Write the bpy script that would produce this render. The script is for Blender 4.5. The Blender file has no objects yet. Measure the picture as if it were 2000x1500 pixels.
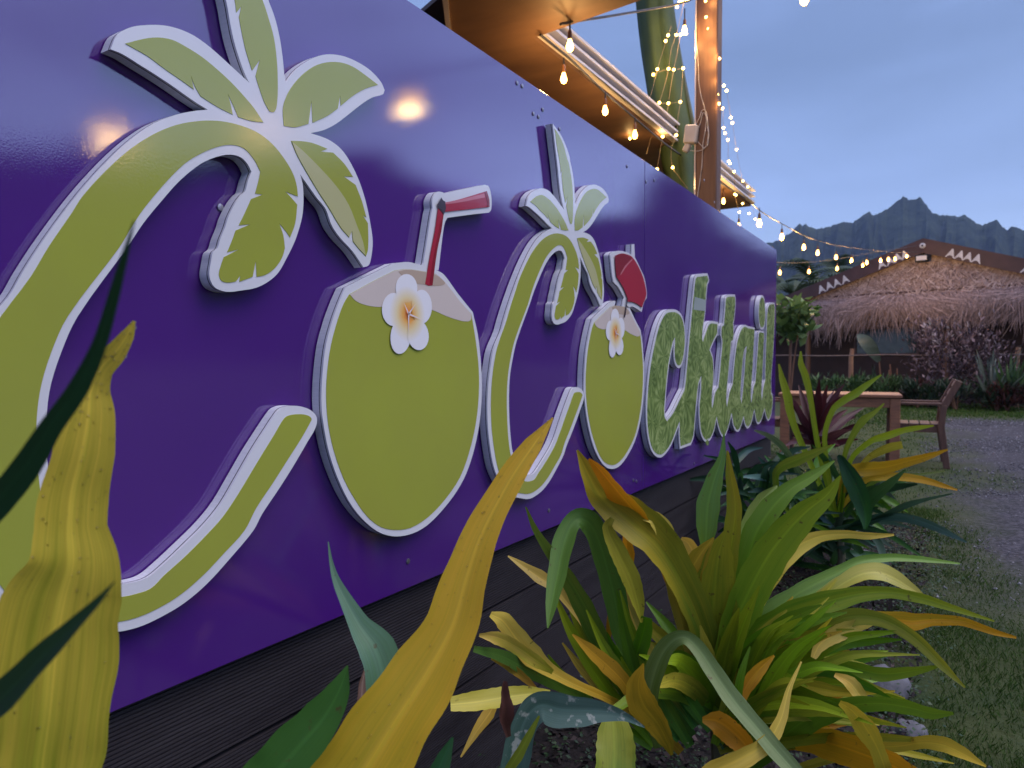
import bpy, bmesh, math, random
import numpy as np
from mathutils import Vector, Matrix
from mathutils.geometry import tessellate_polygon, delaunay_2d_cdt
from mathutils import noise as mnoise

S = bpy.context.scene
COL = S.collection
PI = math.pi
rnd = random.Random(7)

# ------------------------------------------------------------------ camera
FPX, CX, CY, HC = 1400.0, 1000.0, 750.0, 1.08
YAW, PITCH = math.radians(31.02), math.atan(41 / 1400)
cam = bpy.data.cameras.new('camera')
cam.sensor_width = 36.0
cam.lens = 36.0 * FPX / 2000.0
cam.clip_start, cam.clip_end = 0.02, 6000.0
cam.dof.use_dof = True
cam.dof.focus_distance = 1.15
cam.dof.aperture_fstop = 10.0
co = bpy.data.objects.new('camera', cam)
COL.objects.link(co)
co.location = (0, 0, HC)
co.rotation_euler = (PI / 2 - PITCH, 0, YAW)
S.camera = co

# ------------------------------------------------------------------ sky, sun, exposure
SUN_EL, SUN_AZ = math.radians(58), math.radians(75)     # azimuth clockwise from +Y
W = bpy.data.worlds.new('World'); S.world = W; W.use_nodes = True
nt = W.node_tree; nt.nodes.clear()
def wn(t, **k):
    n = nt.nodes.new(t)
    for a, b in k.items(): setattr(n, a, b)
    return n
out = wn('ShaderNodeOutputWorld')
sky = wn('ShaderNodeTexSky', sky_type='NISHITA', sun_disc=False, sun_elevation=SUN_EL, sun_rotation=SUN_AZ)
bg1 = wn('ShaderNodeBackground'); bg1.inputs['Strength'].default_value = 0.05
nt.links.new(sky.outputs[0], bg1.inputs['Color'])
tc = wn('ShaderNodeTexCoord'); sep = wn('ShaderNodeSeparateXYZ')
nt.links.new(tc.outputs['Generated'], sep.inputs[0])
ramp = wn('ShaderNodeValToRGB')
R_ = ramp.color_ramp
R_.elements[0].position = 0.0; R_.elements[0].color = (0.17, 0.215, 0.375, 1)
R_.elements[1].position = 1.0; R_.elements[1].color = (0.52, 0.53, 0.78, 1)
for p_, c_ in ((0.20, (0.128, 0.172, 0.315, 1)), (0.36, (0.070, 0.098, 0.190, 1)), (0.48, (0.105, 0.145, 0.275, 1)), (0.66, (0.31, 0.33, 0.55, 1))):
    e_ = R_.elements.new(p_); e_.color = c_
nt.links.new(sep.outputs[2], ramp.inputs[0])
mp = wn('ShaderNodeMapping'); mp.inputs['Scale'].default_value = (1.2, 1.2, 5.0)
nz = wn('ShaderNodeTexNoise'); nz.inputs['Scale'].default_value = 2.3; nz.inputs['Detail'].default_value = 5; nz.inputs['Distortion'].default_value = 0.6
nt.links.new(tc.outputs['Generated'], mp.inputs[0]); nt.links.new(mp.outputs[0], nz.inputs['Vector'])
mr = wn('ShaderNodeMapRange'); mr.inputs[1].default_value = 0.3; mr.inputs[2].default_value = 0.7; mr.inputs[3].default_value = 0.76; mr.inputs[4].default_value = 1.24
nt.links.new(nz.outputs[0], mr.inputs[0])
vm = wn('ShaderNodeVectorMath', operation='SCALE')
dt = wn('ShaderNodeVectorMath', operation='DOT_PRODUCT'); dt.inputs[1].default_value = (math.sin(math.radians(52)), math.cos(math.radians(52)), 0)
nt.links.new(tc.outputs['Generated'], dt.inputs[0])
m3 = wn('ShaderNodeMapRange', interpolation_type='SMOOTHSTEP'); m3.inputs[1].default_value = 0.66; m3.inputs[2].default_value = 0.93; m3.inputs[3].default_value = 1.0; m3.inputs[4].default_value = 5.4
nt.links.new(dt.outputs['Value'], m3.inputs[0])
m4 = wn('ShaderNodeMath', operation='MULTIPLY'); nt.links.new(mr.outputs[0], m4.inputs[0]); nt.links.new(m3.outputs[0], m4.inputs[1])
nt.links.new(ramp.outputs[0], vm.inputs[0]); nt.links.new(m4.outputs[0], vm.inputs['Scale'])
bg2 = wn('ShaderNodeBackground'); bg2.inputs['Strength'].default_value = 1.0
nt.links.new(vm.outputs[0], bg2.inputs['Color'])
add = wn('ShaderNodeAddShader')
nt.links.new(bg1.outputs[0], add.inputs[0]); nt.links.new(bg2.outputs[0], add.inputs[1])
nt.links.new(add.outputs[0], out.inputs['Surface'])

sl = bpy.data.lights.new('sun', 'SUN'); sl.energy = 1.1; sl.angle = math.radians(40); sl.color = (1.0, 0.90, 0.84)
so = bpy.data.objects.new('sun', sl); COL.objects.link(so)
sd = Vector((math.sin(SUN_AZ) * math.cos(SUN_EL), math.cos(SUN_AZ) * math.cos(SUN_EL), math.sin(SUN_EL)))
so.rotation_euler = sd.to_track_quat('Z', 'Y').to_euler()
so.location = (3, -2, 9)
vs = S.view_settings
vs.view_transform = 'Standard'; vs.look = 'None'; vs.exposure = 0.72; vs.gamma = 1.0; vs.use_curve_mapping = False
S.cycles.sample_clamp_indirect = 4.0
S.cycles.volume_bounces = 0
S.cycles.max_bounces = 6

# ------------------------------------------------------------------ geometry helpers
FW = Vector((-math.sin(YAW) * math.cos(PITCH), math.cos(YAW) * math.cos(PITCH), -math.sin(PITCH)))
RT = Vector((math.cos(YAW), math.sin(YAW), 0))
UP = RT.cross(FW)
CAM = Vector((0, 0, HC))
def ray(x, y): return FW + RT * ((x - CX) / FPX) - UP * ((y - CY) / FPX)
def P(x, y, Z): return CAM + ray(x, y) * Z
def on_x(x, y, X):
    r = ray(x, y); return CAM + r * (X / r.x)
def on_z(x, y, z=0.0):
    r = ray(x, y); return CAM + r * ((z - HC) / r.z)

def setp(o, label=None, cat=None, group=None, kind=None):
    if label: o['label'] = label
    if cat: o['category'] = cat
    if group: o['group'] = group
    if kind: o['kind'] = kind
    return o
def thing(name, label, cat, loc=(0, 0, 0), rz=0.0, group=None):
    o = bpy.data.objects.new(name, None); COL.objects.link(o)
    o.location = loc; o.rotation_euler = (0, 0, rz); o.empty_display_size = 0.1
    return setp(o, label, cat, group)
def mobj(name, V, Fc, mat, parent=None, smooth=False, uv=None, kind=None):
    me = bpy.data.meshes.new(name)
    me.from_pydata([tuple(v) for v in V], [], [tuple(f) for f in Fc])
    if mat: me.materials.append(mat)
    if smooth: me.polygons.foreach_set('use_smooth', [True] * len(me.polygons))
    if uv is not None:
        l = me.uv_layers.new(name='UVMap')
        idx = np.empty(len(me.loops), dtype=np.int32); me.loops.foreach_get('vertex_index', idx)
        l.data.foreach_set('uv', np.asarray(uv, dtype=np.float32)[idx].ravel())
    me.update()
    o = bpy.data.objects.new(name, me); COL.objects.link(o)
    if parent: o.parent = parent
    if kind: o['kind'] = kind
    return o
def fastmesh(name, V, T, mat, parent=None, kind=None, smooth=False, col=None):
    """numpy triangles"""
    V = np.asarray(V, dtype=np.float32).reshape(-1, 3); T = np.asarray(T, dtype=np.int32).reshape(-1, 3)
    me = bpy.data.meshes.new(name)
    me.vertices.add(len(V)); me.vertices.foreach_set('co', V.ravel())
    me.loops.add(T.size); me.loops.foreach_set('vertex_index', T.ravel())
    me.polygons.add(len(T)); me.polygons.foreach_set('loop_start', np.arange(0, T.size, 3, dtype=np.int32))
    me.polygons.foreach_set('loop_total', np.full(len(T), 3, dtype=np.int32))
    if smooth: me.polygons.foreach_set('use_smooth', np.ones(len(T), dtype=bool))
    me.update(calc_edges=True)
    if col is not None:
        a = me.attributes.new('tint', 'FLOAT', 'POINT'); a.data.foreach_set('value', np.asarray(col, dtype=np.float32))
    if mat: me.materials.append(mat)
    o = bpy.data.objects.new(name, me); COL.objects.link(o)
    if parent: o.parent = parent
    if kind: o['kind'] = kind
    return o
class MB:
    def __init__(s): s.v = []; s.f = []
    def box(s, c, d, rot=None, bev=0.0):
        c = Vector(c); h = Vector(d) / 2; b = len(s.v)
        M = rot if rot is not None else Matrix.Identity(3)
        if bev <= 0:
            for sx in (-1, 1):
                for sy in (-1, 1):
                    for sz in (-1, 1): s.v.append(c + M @ Vector((sx * h.x, sy * h.y, sz * h.z)))
            s.f += [tuple(b + i for i in q) for q in ((0, 1, 3, 2), (4, 6, 7, 5), (0, 4, 5, 1), (2, 3, 7, 6), (0, 2, 6, 4), (1, 5, 7, 3))]
        else:
            bm = bmesh.new(); bmesh.ops.create_cube(bm, size=1.0)
            for v in bm.verts: v.co = Vector((v.co.x * d[0], v.co.y * d[1], v.co.z * d[2]))
            bmesh.ops.bevel(bm, geom=list(bm.edges), offset=bev, segments=1, profile=0.5, affect='EDGES')
            bm.verts.index_update()
            for v in bm.verts: s.v.append(c + M @ v.co)
            for f in bm.faces: s.f.append(tuple(b + v.index for v in f.verts))
            bm.free()
        return s
    def bar(s, a, b, w, t, up=(0, 0, 1), bev=0.0):
        a, b = Vector(a), Vector(b); d = b - a; L = d.length; z = d.normalized()
        u = Vector(up); x = u.cross(z)
        if x.length < 1e-4: x = Vector((1, 0, 0)).cross(z)
        x.normalize(); y = z.cross(x)
        return s.box((a + b) / 2, (w, t, L), Matrix((x, y, z)).transposed(), bev)
    def tube(s, pts, r, n=6, cap=True):
        pts = [Vector(p) for p in pts]; b = len(s.v); m = len(pts)
        rr = r if isinstance(r, (list, tuple)) else [r] * m
        pu = None
        for i, p in enumerate(pts):
            t = (pts[min(i + 1, m - 1)] - pts[max(i - 1, 0)])
            t = t.normalized() if t.length > 1e-9 else Vector((0, 0, 1))
            if pu is None:
                pu = Vector((0, 0, 1)).cross(t)
                if pu.length < 1e-3: pu = Vector((1, 0, 0)).cross(t)
            pu = (pu - t * pu.dot(t)); pu.normalize(); w = t.cross(pu)
            for k in range(n):
                a = 2 * PI * k / n
                s.v.append(p + (pu * math.cos(a) + w * math.sin(a)) * rr[i])
        for i in range(m - 1):
            for k in range(n):
                s.f.append((b + i * n + k, b + i * n + (k + 1) % n, b + (i + 1) * n + (k + 1) % n, b + (i + 1) * n + k))
        if cap:
            s.f.append(tuple(b + k for k in range(n))[::-1]); s.f.append(tuple(b + (m - 1) * n + k for k in range(n)))
        return s
    def lathe(s, o, prof, n=10, axis=None):
        """prof list of (r,h)"""
        o = Vector(o); b = len(s.v); M = axis if axis is not None else Matrix.Identity(3)
        for r, h in prof:
            for k in range(n):
                a = 2 * PI * k / n; s.v.append(o + M @ Vector((r * math.cos(a), r * math.sin(a), h)))
        for i in range(len(prof) - 1):
            for k in range(n): s.f.append((b + i * n + k, b + i * n + (k + 1) % n, b + (i + 1) * n + (k + 1) % n, b + (i + 1) * n + k))
        s.f.append(tuple(b + k for k in range(n))[::-1]); s.f.append(tuple(b + (len(prof) - 1) * n + k for k in range(n)))
        return s
    def build(s, name, mat, parent=None, smooth=False, kind=None):
        return mobj(name, s.v, s.f, mat, parent, smooth, None, kind)
def copy_tree(o, parent=None):
    c = o.copy(); COL.objects.link(c)
    if parent: c.parent = parent
    for ch in list(o.children): copy_tree(ch, c)
    return c

def catmull(pts, n=5, closed=False):
    """pts: (x,y[,1]) ; third value 1 = sharp corner"""
    m = len(pts); res = []
    Q = [np.array(p[:2], float) for p in pts]; C = [len(p) > 2 and p[2] == 1 for p in pts]
    rng = m if closed else m - 1
    for i in range(rng):
        p1, p2 = Q[i], Q[(i + 1) % m]
        p0 = Q[i - 1] if (closed or i > 0) else 2 * p1 - p2
        p3 = Q[(i + 2) % m] if (closed or i + 2 < m) else 2 * p2 - p1
        if C[i]: p0 = 2 * p1 - p2
        if C[(i + 1) % m]: p3 = 2 * p2 - p1
        L = np.linalg.norm(p2 - p1)
        t1 = (p2 - p0); t2 = (p3 - p1)
        a1 = np.linalg.norm(t1) or 1; a2 = np.linalg.norm(t2) or 1
        t1 = t1 / a1 * L; t2 = t2 / a2 * L
        k = max(1, n)
        for j in range(k):
            t = j / k; t_2 = t * t; t_3 = t_2 * t
            res.append((2 * t_3 - 3 * t_2 + 1) * p1 + (t_3 - 2 * t_2 + t) * t1 + (-2 * t_3 + 3 * t_2) * p2 + (t_3 - t_2) * t2)
    if not closed: res.append(Q[-1])
    return [tuple(r) for r in res]

# ------------------------------------------------------------------ materials
def newmat(name):
    m = bpy.data.materials.new(name); m.use_nodes = True
    t = m.node_tree; b = t.nodes['Principled BSDF']
    return m, t, b
def nd(t, typ, **k):
    n = t.nodes.new(typ)
    for a, b in k.items(): setattr(n, a, b)
    return n
def mat(name, c1, c2=None, rough=0.6, scale=8.0, bump=0.0, bscale=None, stretch=(1, 1, 1), metal=0.0, spec=0.5, detail=4, coord='Object', rvar=0.0):
    m, t, b = newmat(name); L = t.links.new
    b.inputs['Roughness'].default_value = rough; b.inputs['Metallic'].default_value = metal
    b.inputs['Specular IOR Level'].default_value = spec
    c2 = c2 or tuple(x * 0.75 for x in c1)
    tcn = nd(t, 'ShaderNodeTexCoord'); mpn = nd(t, 'ShaderNodeMapping'); mpn.inputs['Scale'].default_value = stretch
    L(tcn.outputs[coord], mpn.inputs[0])
    n = nd(t, 'ShaderNodeTexNoise'); n.inputs['Scale'].default_value = scale; n.inputs['Detail'].default_value = detail
    L(mpn.outputs[0], n.inputs['Vector'])
    r = nd(t, 'ShaderNodeValToRGB'); r.color_ramp.elements[0].position = 0.32; r.color_ramp.elements[1].position = 0.68
    r.color_ramp.elements[0].color = (*c1, 1); r.color_ramp.elements[1].color = (*c2, 1)
    L(n.outputs[0], r.inputs[0]); L(r.outputs[0], b.inputs['Base Color'])
    if rvar:
        q = nd(t, 'ShaderNodeMapRange'); q.inputs[3].default_value = max(0.02, rough - rvar); q.inputs[4].default_value = min(1, rough + rvar)
        L(n.outputs[0], q.inputs[0]); L(q.outputs[0], b.inputs['Roughness'])
    if bump:
        n2 = nd(t, 'ShaderNodeTexNoise'); n2.inputs['Scale'].default_value = bscale or scale * 4; n2.inputs['Detail'].default_value = 4
        L(mpn.outputs[0], n2.inputs['Vector'])
        bp = nd(t, 'ShaderNodeBump'); bp.inputs['Strength'].default_value = bump; bp.inputs['Distance'].default_value = 0.01
        L(n2.outputs[0], bp.inputs['Height']); L(bp.outputs[0], b.inputs['Normal'])
    return m
def emat(name, c, s):
    m, t, b = newmat(name)
    b.inputs['Base Color'].default_value = (*c, 1)
    b.inputs['Emission Color'].default_value = (*c, 1); b.inputs['Emission Strength'].default_value = s
    return m
def tint_mat(name, c1, c2, c3=None, rough=0.7, trans=0.0, spec=0.3):
    """colour driven by per-vertex 'tint' 0..1"""
    m, t, b = newmat(name); L = t.links.new
    a = nd(t, 'ShaderNodeAttribute', attribute_name='tint')
    r = nd(t, 'ShaderNodeValToRGB'); r.color_ramp.elements[0].color = (*c1, 1); r.color_ramp.elements[1].color = (*c2, 1)
    if c3:
        r.color_ramp.elements[1].position = 0.6
        e = r.color_ramp.elements.new(1.0); e.color = (*c3, 1)
    L(a.outputs['Fac'], r.inputs[0]); L(r.outputs[0], b.inputs['Base Color'])
    b.inputs['Roughness'].default_value = rough; b.inputs['Specular IOR Level'].default_value = spec
    if trans:
        o = t.nodes['Material Output']; mx = nd(t, 'ShaderNodeMixShader'); tr = nd(t, 'ShaderNodeBsdfTranslucent')
        mx.inputs[0].default_value = trans
        L(r.outputs[0], tr.inputs[0]); L(b.outputs[0], mx.inputs[1]); L(tr.outputs[0], mx.inputs[2]); L(mx.outputs[0], o.inputs[0])
    return m

# glossy purple panel: faint orange peel in the paint, smudges in the gloss
def purple_mat():
    m, t, b = newmat('purple_gloss_paint'); L = t.links.new
    tcn = nd(t, 'ShaderNodeTexCoord')
    n = nd(t, 'ShaderNodeTexNoise'); n.inputs['Scale'].default_value = 1.7; n.inputs['Detail'].default_value = 6
    L(tcn.outputs['Object'], n.inputs['Vector'])
    r = nd(t, 'ShaderNodeValToRGB'); r.color_ramp.elements[0].position = .35; r.color_ramp.elements[1].position = .7
    r.color_ramp.elements[0].color = (.062, .0105, .170, 1); r.color_ramp.elements[1].color = (.073, .014, .190, 1)
    L(n.outputs[0], r.inputs[0]); L(r.outputs[0], b.inputs['Base Color'])
    n3 = nd(t, 'ShaderNodeTexNoise'); n3.inputs['Scale'].default_value = 6; n3.inputs['Detail'].default_value = 8; n3.inputs['Roughness'].default_value = .7
    L(tcn.outputs['Object'], n3.inputs['Vector'])
    q = nd(t, 'ShaderNodeMapRange'); q.inputs[1].default_value = .3; q.inputs[2].default_value = .75; q.inputs[3].default_value = .035; q.inputs[4].default_value = .085
    L(n3.outputs[0], q.inputs[0]); L(q.outputs[0], b.inputs['Roughness'])
    b.inputs['IOR'].default_value = 1.95
    n2 = nd(t, 'ShaderNodeTexNoise'); n2.inputs['Scale'].default_value = 420; n2.inputs['Detail'].default_value = 2
    L(tcn.outputs['Object'], n2.inputs['Vector'])
    bp = nd(t, 'ShaderNodeBump'); bp.inputs['Strength'].default_value = .05; bp.inputs['Distance'].default_value = .001
    L(n2.outputs[0], bp.inputs['Height']); L(bp.outputs[0], b.inputs['Normal'])
    return m
def flower_mat():
    m, t, b = newmat('frangipani_print'); L = t.links.new
    a = nd(t, 'ShaderNodeAttribute', attribute_name='tint')
    r = nd(t, 'ShaderNodeValToRGB'); e = r.color_ramp.elements
    e[0].color = (.75, .20, .05, 1); e[1].position = .55; e[1].color = (.80, .78, .80, 1)
    x = e.new(.16); x.color = (.82, .42, .10, 1); x = e.new(.33); x.color = (.80, .66, .38, 1)
    L(a.outputs['Fac'], r.inputs[0]); L(r.outputs[0], b.inputs['Base Color']); b.inputs['Roughness'].default_value = .25
    return m
def vinyl(name, c, rough=.22, c2=None):
    m = mat(name, c, c2 or tuple(x * .93 for x in c), rough * .6, 5, .015, 260, rvar=.05)
    m.node_tree.nodes['Principled BSDF'].inputs['IOR'].default_value = 1.62
    return m
def leafprint_mat():
    """vinyl printed with a photograph of palm fronds"""
    m, t, b = newmat('frond_print'); L = t.links.new
    tcn = nd(t, 'ShaderNodeTexCoord')
    v = nd(t, 'ShaderNodeTexVoronoi'); v.inputs['Scale'].default_value = 7
    L(tcn.outputs['Object'], v.inputs['Vector'])
    sub = nd(t, 'ShaderNodeVectorMath', operation='SUBTRACT'); L(tcn.outputs['Object'], sub.inputs[0]); L(v.outputs['Position'], sub.inputs[1])
    sp = nd(t, 'ShaderNodeSeparateXYZ'); L(sub.outputs[0], sp.inputs[0])
    at = nd(t, 'ShaderNodeMath', operation='ARCTAN2'); L(sp.outputs[1], at.inputs[0]); L(sp.outputs[2], at.inputs[1])
    ml = nd(t, 'ShaderNodeMath', operation='MULTIPLY'); ml.inputs[1].default_value = 11; L(at.outputs[0], ml.inputs[0])
    sn = nd(t, 'ShaderNodeMath', operation='SINE'); L(ml.outputs[0], sn.inputs[0])
    n = nd(t, 'ShaderNodeTexNoise'); n.inputs['Scale'].default_value = 14; n.inputs['Detail'].default_value = 6; n.inputs['Distortion'].default_value = .8
    L(tcn.outputs['Object'], n.inputs['Vector'])
    q = nd(t, 'ShaderNodeMath', operation='MULTIPLY_ADD'); q.inputs[1].default_value = .11; L(sn.outputs[0], q.inputs[0]); L(n.outputs[0], q.inputs[2])
    r = nd(t, 'ShaderNodeValToRGB'); e = r.color_ramp.elements
    e[0].position = .3; e[0].color = (.095, .150, .038, 1); e[1].position = .78; e[1].color = (.36, .44, .16, 1)
    x = e.new(.52); x.color = (.19, .275, .075, 1)
    L(q.outputs[0], r.inputs[0]); L(r.outputs[0], b.inputs['Base Color']); b.inputs['Roughness'].default_value = .25
    return m
def leaf_mat(name, rough=.38, speck=0.0, trans=.22):
    """UV x across, y along; base colour = object colour, tip colour = object property 'tipc'"""
    m, t, b = newmat(name); L = t.links.new
    uv = nd(t, 'ShaderNodeUVMap'); oi = nd(t, 'ShaderNodeObjectInfo')
    ta = nd(t, 'ShaderNodeAttribute', attribute_type='OBJECT', attribute_name='tipc')
    sp = nd(t, 'ShaderNodeSeparateXYZ'); L(uv.outputs[0], sp.inputs[0])
    rv = nd(t, 'ShaderNodeMath', operation='MULTIPLY'); rv.inputs[1].default_value = 37.0; L(oi.outputs['Random'], rv.inputs[0])
    cb = nd(t, 'ShaderNodeCombineXYZ'); L(rv.outputs[0], cb.inputs[0]); L(rv.outputs[0], cb.inputs[1])
    ad = nd(t, 'ShaderNodeVectorMath', operation='ADD'); L(uv.outputs[0], ad.inputs[0]); L(cb.outputs[0], ad.inputs[1])
    mp1 = nd(t, 'ShaderNodeMapping'); mp1.inputs['Scale'].default_value = (26, 1.6, 1); L(ad.outputs[0], mp1.inputs[0])
    n1 = nd(t, 'ShaderNodeTexNoise'); n1.inputs['Scale'].default_value = 1; n1.inputs['Detail'].default_value = 3; L(mp1.outputs[0], n1.inputs['Vector'])
    mp2 = nd(t, 'ShaderNodeMapping'); mp2.inputs['Scale'].default_value = (3.2, 2.4, 1); L(ad.outputs[0], mp2.inputs[0])
    n2 = nd(t, 'ShaderNodeTexNoise'); n2.inputs['Scale'].default_value = 1; n2.inputs['Detail'].default_value = 5; L(mp2.outputs[0], n2.inputs['Vector'])
    # factor: along + blotches + streaks
    f1 = nd(t, 'ShaderNodeMath', operation='MULTIPLY_ADD'); f1.inputs[1].default_value = 1.5; f1.inputs[2].default_value = -.75; L(n2.outputs[0], f1.inputs[0])
    f2 = nd(t, 'ShaderNodeMath', operation='MULTIPLY_ADD'); f2.inputs[1].default_value = .7; f2.inputs[2].default_value = -.35; L(n1.outputs[0], f2.inputs[0])
    f3 = nd(t, 'ShaderNodeMath', operation='ADD'); L(f1.outputs[0], f3.inputs[0]); L(f2.outputs[0], f3.inputs[1])
    f4 = nd(t, 'ShaderNodeMath', operation='ADD', use_clamp=True); L(f3.outputs[0], f4.inputs[0]); L(sp.outputs[1], f4.inputs[1])
    mx = nd(t, 'ShaderNodeMix', data_type='RGBA'); L(f4.outputs[0], mx.inputs[0]); L(oi.outputs['Color'], mx.inputs[6]); L(ta.outputs['Color'], mx.inputs[7])
    # fine parallel veins vary the value
    w = nd(t, 'ShaderNodeTexNoise'); mp3 = nd(t, 'ShaderNodeMapping'); mp3.inputs['Scale'].default_value = (70, 1.2, 1)
    L(ad.outputs[0], mp3.inputs[0]); L(mp3.outputs[0], w.inputs['Vector']); w.inputs['Scale'].default_value = 1; w.inputs['Detail'].default_value = 2
    vr = nd(t, 'ShaderNodeMapRange'); vr.inputs[1].default_value = .3; vr.inputs[2].default_value = .7; vr.inputs[3].default_value = .90; vr.inputs[4].default_value = 1.09
    L(w.outputs[0], vr.inputs[0])
    # pale midrib
    mr1 = nd(t, 'ShaderNodeMath', operation='SUBTRACT'); mr1.inputs[1].default_value = .5; L(sp.outputs[0], mr1.inputs[0])
    mr2 = nd(t, 'ShaderNodeMath', operation='ABSOLUTE'); L(mr1.outputs[0], mr2.inputs[0])
    mr3 = nd(t, 'ShaderNodeMapRange'); mr3.inputs[1].default_value = .015; mr3.inputs[2].default_value = .06; mr3.inputs[3].default_value = 1.22; mr3.inputs[4].default_value = 1.0
    L(mr2.outputs[0], mr3.inputs[0])
    mm = nd(t, 'ShaderNodeMath', operation='MULTIPLY'); L(vr.outputs[0], mm.inputs[0]); L(mr3.outputs[0], mm.inputs[1])
    sc = nd(t, 'ShaderNodeVectorMath', operation='SCALE'); L(mx.outputs[2], sc.inputs[0]); L(mm.outputs[0], sc.inputs['Scale'])
    colr = sc.outputs[0]
    # brown spots of wear
    tco = nd(t, 'ShaderNodeTexCoord')
    s1 = nd(t, 'ShaderNodeTexNoise'); s1.inputs['Scale'].default_value = 60; s1.inputs['Detail'].default_value = 3; L(tco.outputs['Object'], s1.inputs['Vector'])
    s2 = nd(t, 'ShaderNodeMapRange'); s2.inputs[1].default_value = .68 - speck * .25; s2.inputs[2].default_value = .74 - speck * .22; s2.inputs[4].default_value = .75; L(s1.outputs[0], s2.inputs[0])
    m2 = nd(t, 'ShaderNodeMix', data_type='RGBA'); L(s2.outputs[0], m2.inputs[0]); L(colr, m2.inputs[6])
    m2.inputs[7].default_value = (.42, .44, .38, 1) if speck > 0 else (.10, .055, .02, 1)
    L(m2.outputs[2], b.inputs['Base Color'])
    b.inputs['Roughness'].default_value = rough; b.inputs['Specular IOR Level'].default_value = .28
    bp = nd(t, 'ShaderNodeBump'); bp.inputs['Strength'].default_value = .22; bp.inputs['Distance'].default_value = .0012
    L(w.outputs[0], bp.inputs['Height']); L(bp.outputs[0], b.inputs['Normal'])
    o = t.nodes['Material Output']; ms = nd(t, 'ShaderNodeMixShader'); tr = nd(t, 'ShaderNodeBsdfTranslucent')
    ms.inputs[0].default_value = trans
    L(m2.outputs[2], tr.inputs[0]); L(b.outputs[0], ms.inputs[1]); L(tr.outputs[0], ms.inputs[2]); L(ms.outputs[0], o.inputs[0])
    return m

def lamp(loc, watt, parent, r=.02):
    l = bpy.data.lights.new('lamp_light', 'POINT'); l.energy = watt; l.color = (1.0, .57, .20); l.shadow_soft_size = r
    o = bpy.data.objects.new('lamp_light', l); COL.objects.link(o); o.parent = parent; o.location = loc
    return o
M = {}
M['purple'] = purple_mat()
M['white'] = vinyl('white_sheet', (.72, .71, .74), .28)
M['foam'] = mat('white_foam_edge', (.70, .70, .76), (.62, .62, .68), .55, 30, .25, 160, (1, 12, 12))
M['joint'] = mat('dark_joint', (.02, .02, .03), None, .6)
M['lime'] = vinyl('lime_vinyl', (.345, .375, .050), .2, (.325, .345, .052))
M['lime_pale'] = vinyl('pale_lime_vinyl', (.50, .48, .23), .22)
M['cream'] = vinyl('coconut_cream_vinyl', (.66, .56, .50), .22)
M['tan'] = vinyl('coconut_opening_vinyl', (.50, .38, .29), .22)
M['red'] = vinyl('red_vinyl', (.40, .022, .045), .2)
M['red_pale'] = vinyl('pale_red_vinyl', (.58, .17, .20), .2)
M['red_dark'] = vinyl('dark_red_vinyl', (.26, .018, .03), .2)
M['ink'] = vinyl('dark_print', (.05, .03, .04), .25)
M['flower'] = flower_mat()
M['petal_line'] = vinyl('petal_line', (.82, .72, .70), .25)
M['frond'] = leafprint_mat()
M['paleblue'] = vinyl('pale_blue_print', (.36, .42, .40), .22)
M['plank'] = mat('dark_composite_plank', (.024, .020, .023), (.038, .033, .036), .6, 4, .2, 60, (8, 1, 8), rvar=.1, spec=.25)
M['dark'] = mat('black_backing', (.012, .012, .014), None, .8)
M['screw'] = mat('screw_metal', (.35, .34, .38), None, .35, metal=.8)
M['leaf'] = leaf_mat('long_leaf')
M['leafwet'] = leaf_mat('wet_leaf', .30, -.22)
M['leafspeck'] = leaf_mat('speckled_leaf', .5, .33)
M['wood_post'] = mat('brown_timber', (.17, .085, .045), (.11, .052, .028), .6, 3, .15, 40, (10, 10, 1))
M['soffit'] = mat('brown_plywood', (.20, .105, .060), (.13, .066, .040), .6, 2.2, .08, 60, (1, 3, 1))
M['gutter'] = mat('pale_gutter', (.74, .71, .72), (.68, .65, .66), .4, 6)
M['canvas'] = mat('green_canvas', (.060, .105, .036), (.036, .072, .034), .8, 6, .3, 300)
M['plastic'] = mat('ivory_plastic', (.62, .56, .50), None, .4)
M['cable'] = mat('cable_rubber', (.02, .02, .025), None, .5)
M['wire'] = mat('copper_wire', (.45, .34, .22), None, .35, metal=.3)
M['socket'] = mat('bulb_socket', (.22, .09, .03), None, .4)
M['bulb'] = emat('bulb_glow', (1.0, .50, .11), 9)
M['fairy'] = emat('fairy_glow', (1.0, .60, .13), 12)
M['teak'] = mat('weathered_teak', (.30, .135, .070), (.19, .085, .05), .5, 3, .15, 40, (2, 14, 14))
M['teak_dark'] = mat('dark_teak', (.15, .075, .05), (.09, .045, .032), .5, 3, .15, 40, (14, 14, 2))
# ------------------------------------------------------------------ the painted sign
XW = -0.955          # painted face of the board
XF = -0.929          # faces of the cut-outs
DS = 1.057 * .929 / .910           # distance between the two C's
def T(o, s, pts): return [((o[0] + p[0] / s), (o[1] + p[1] / s)) + tuple(p[2:]) for p in pts]
def wl(pts, X=XF, dy=0.0):
    r = []
    for p in pts:
        v = on_x(p[0], p[1], X); r.append((v.y + dy, v.z) + tuple(p[2:]))
    return r
def clean(poly, eps=4e-4):
    r = []
    for p in poly:
        if not r or math.hypot(p[0] - r[-1][0], p[1] - r[-1][1]) > eps: r.append(p)
    if math.hypot(r[0][0] - r[-1][0], r[0][1] - r[-1][1]) < eps: r.pop()
    return r
def area(p): return 0.5 * sum(p[i - 1][0] * p[i][1] - p[i][0] * p[i - 1][1] for i in range(len(p)))
def inside(p, loops):
    c = False
    for l in loops:
        for i in range(len(l)):
            a, b = l[i - 1], l[i]
            if (a[1] > p[1]) != (b[1] > p[1]) and p[0] < (b[0] - a[0]) * (p[1] - a[1]) / (b[1] - a[1]) + a[0]: c = not c
    return c
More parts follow.
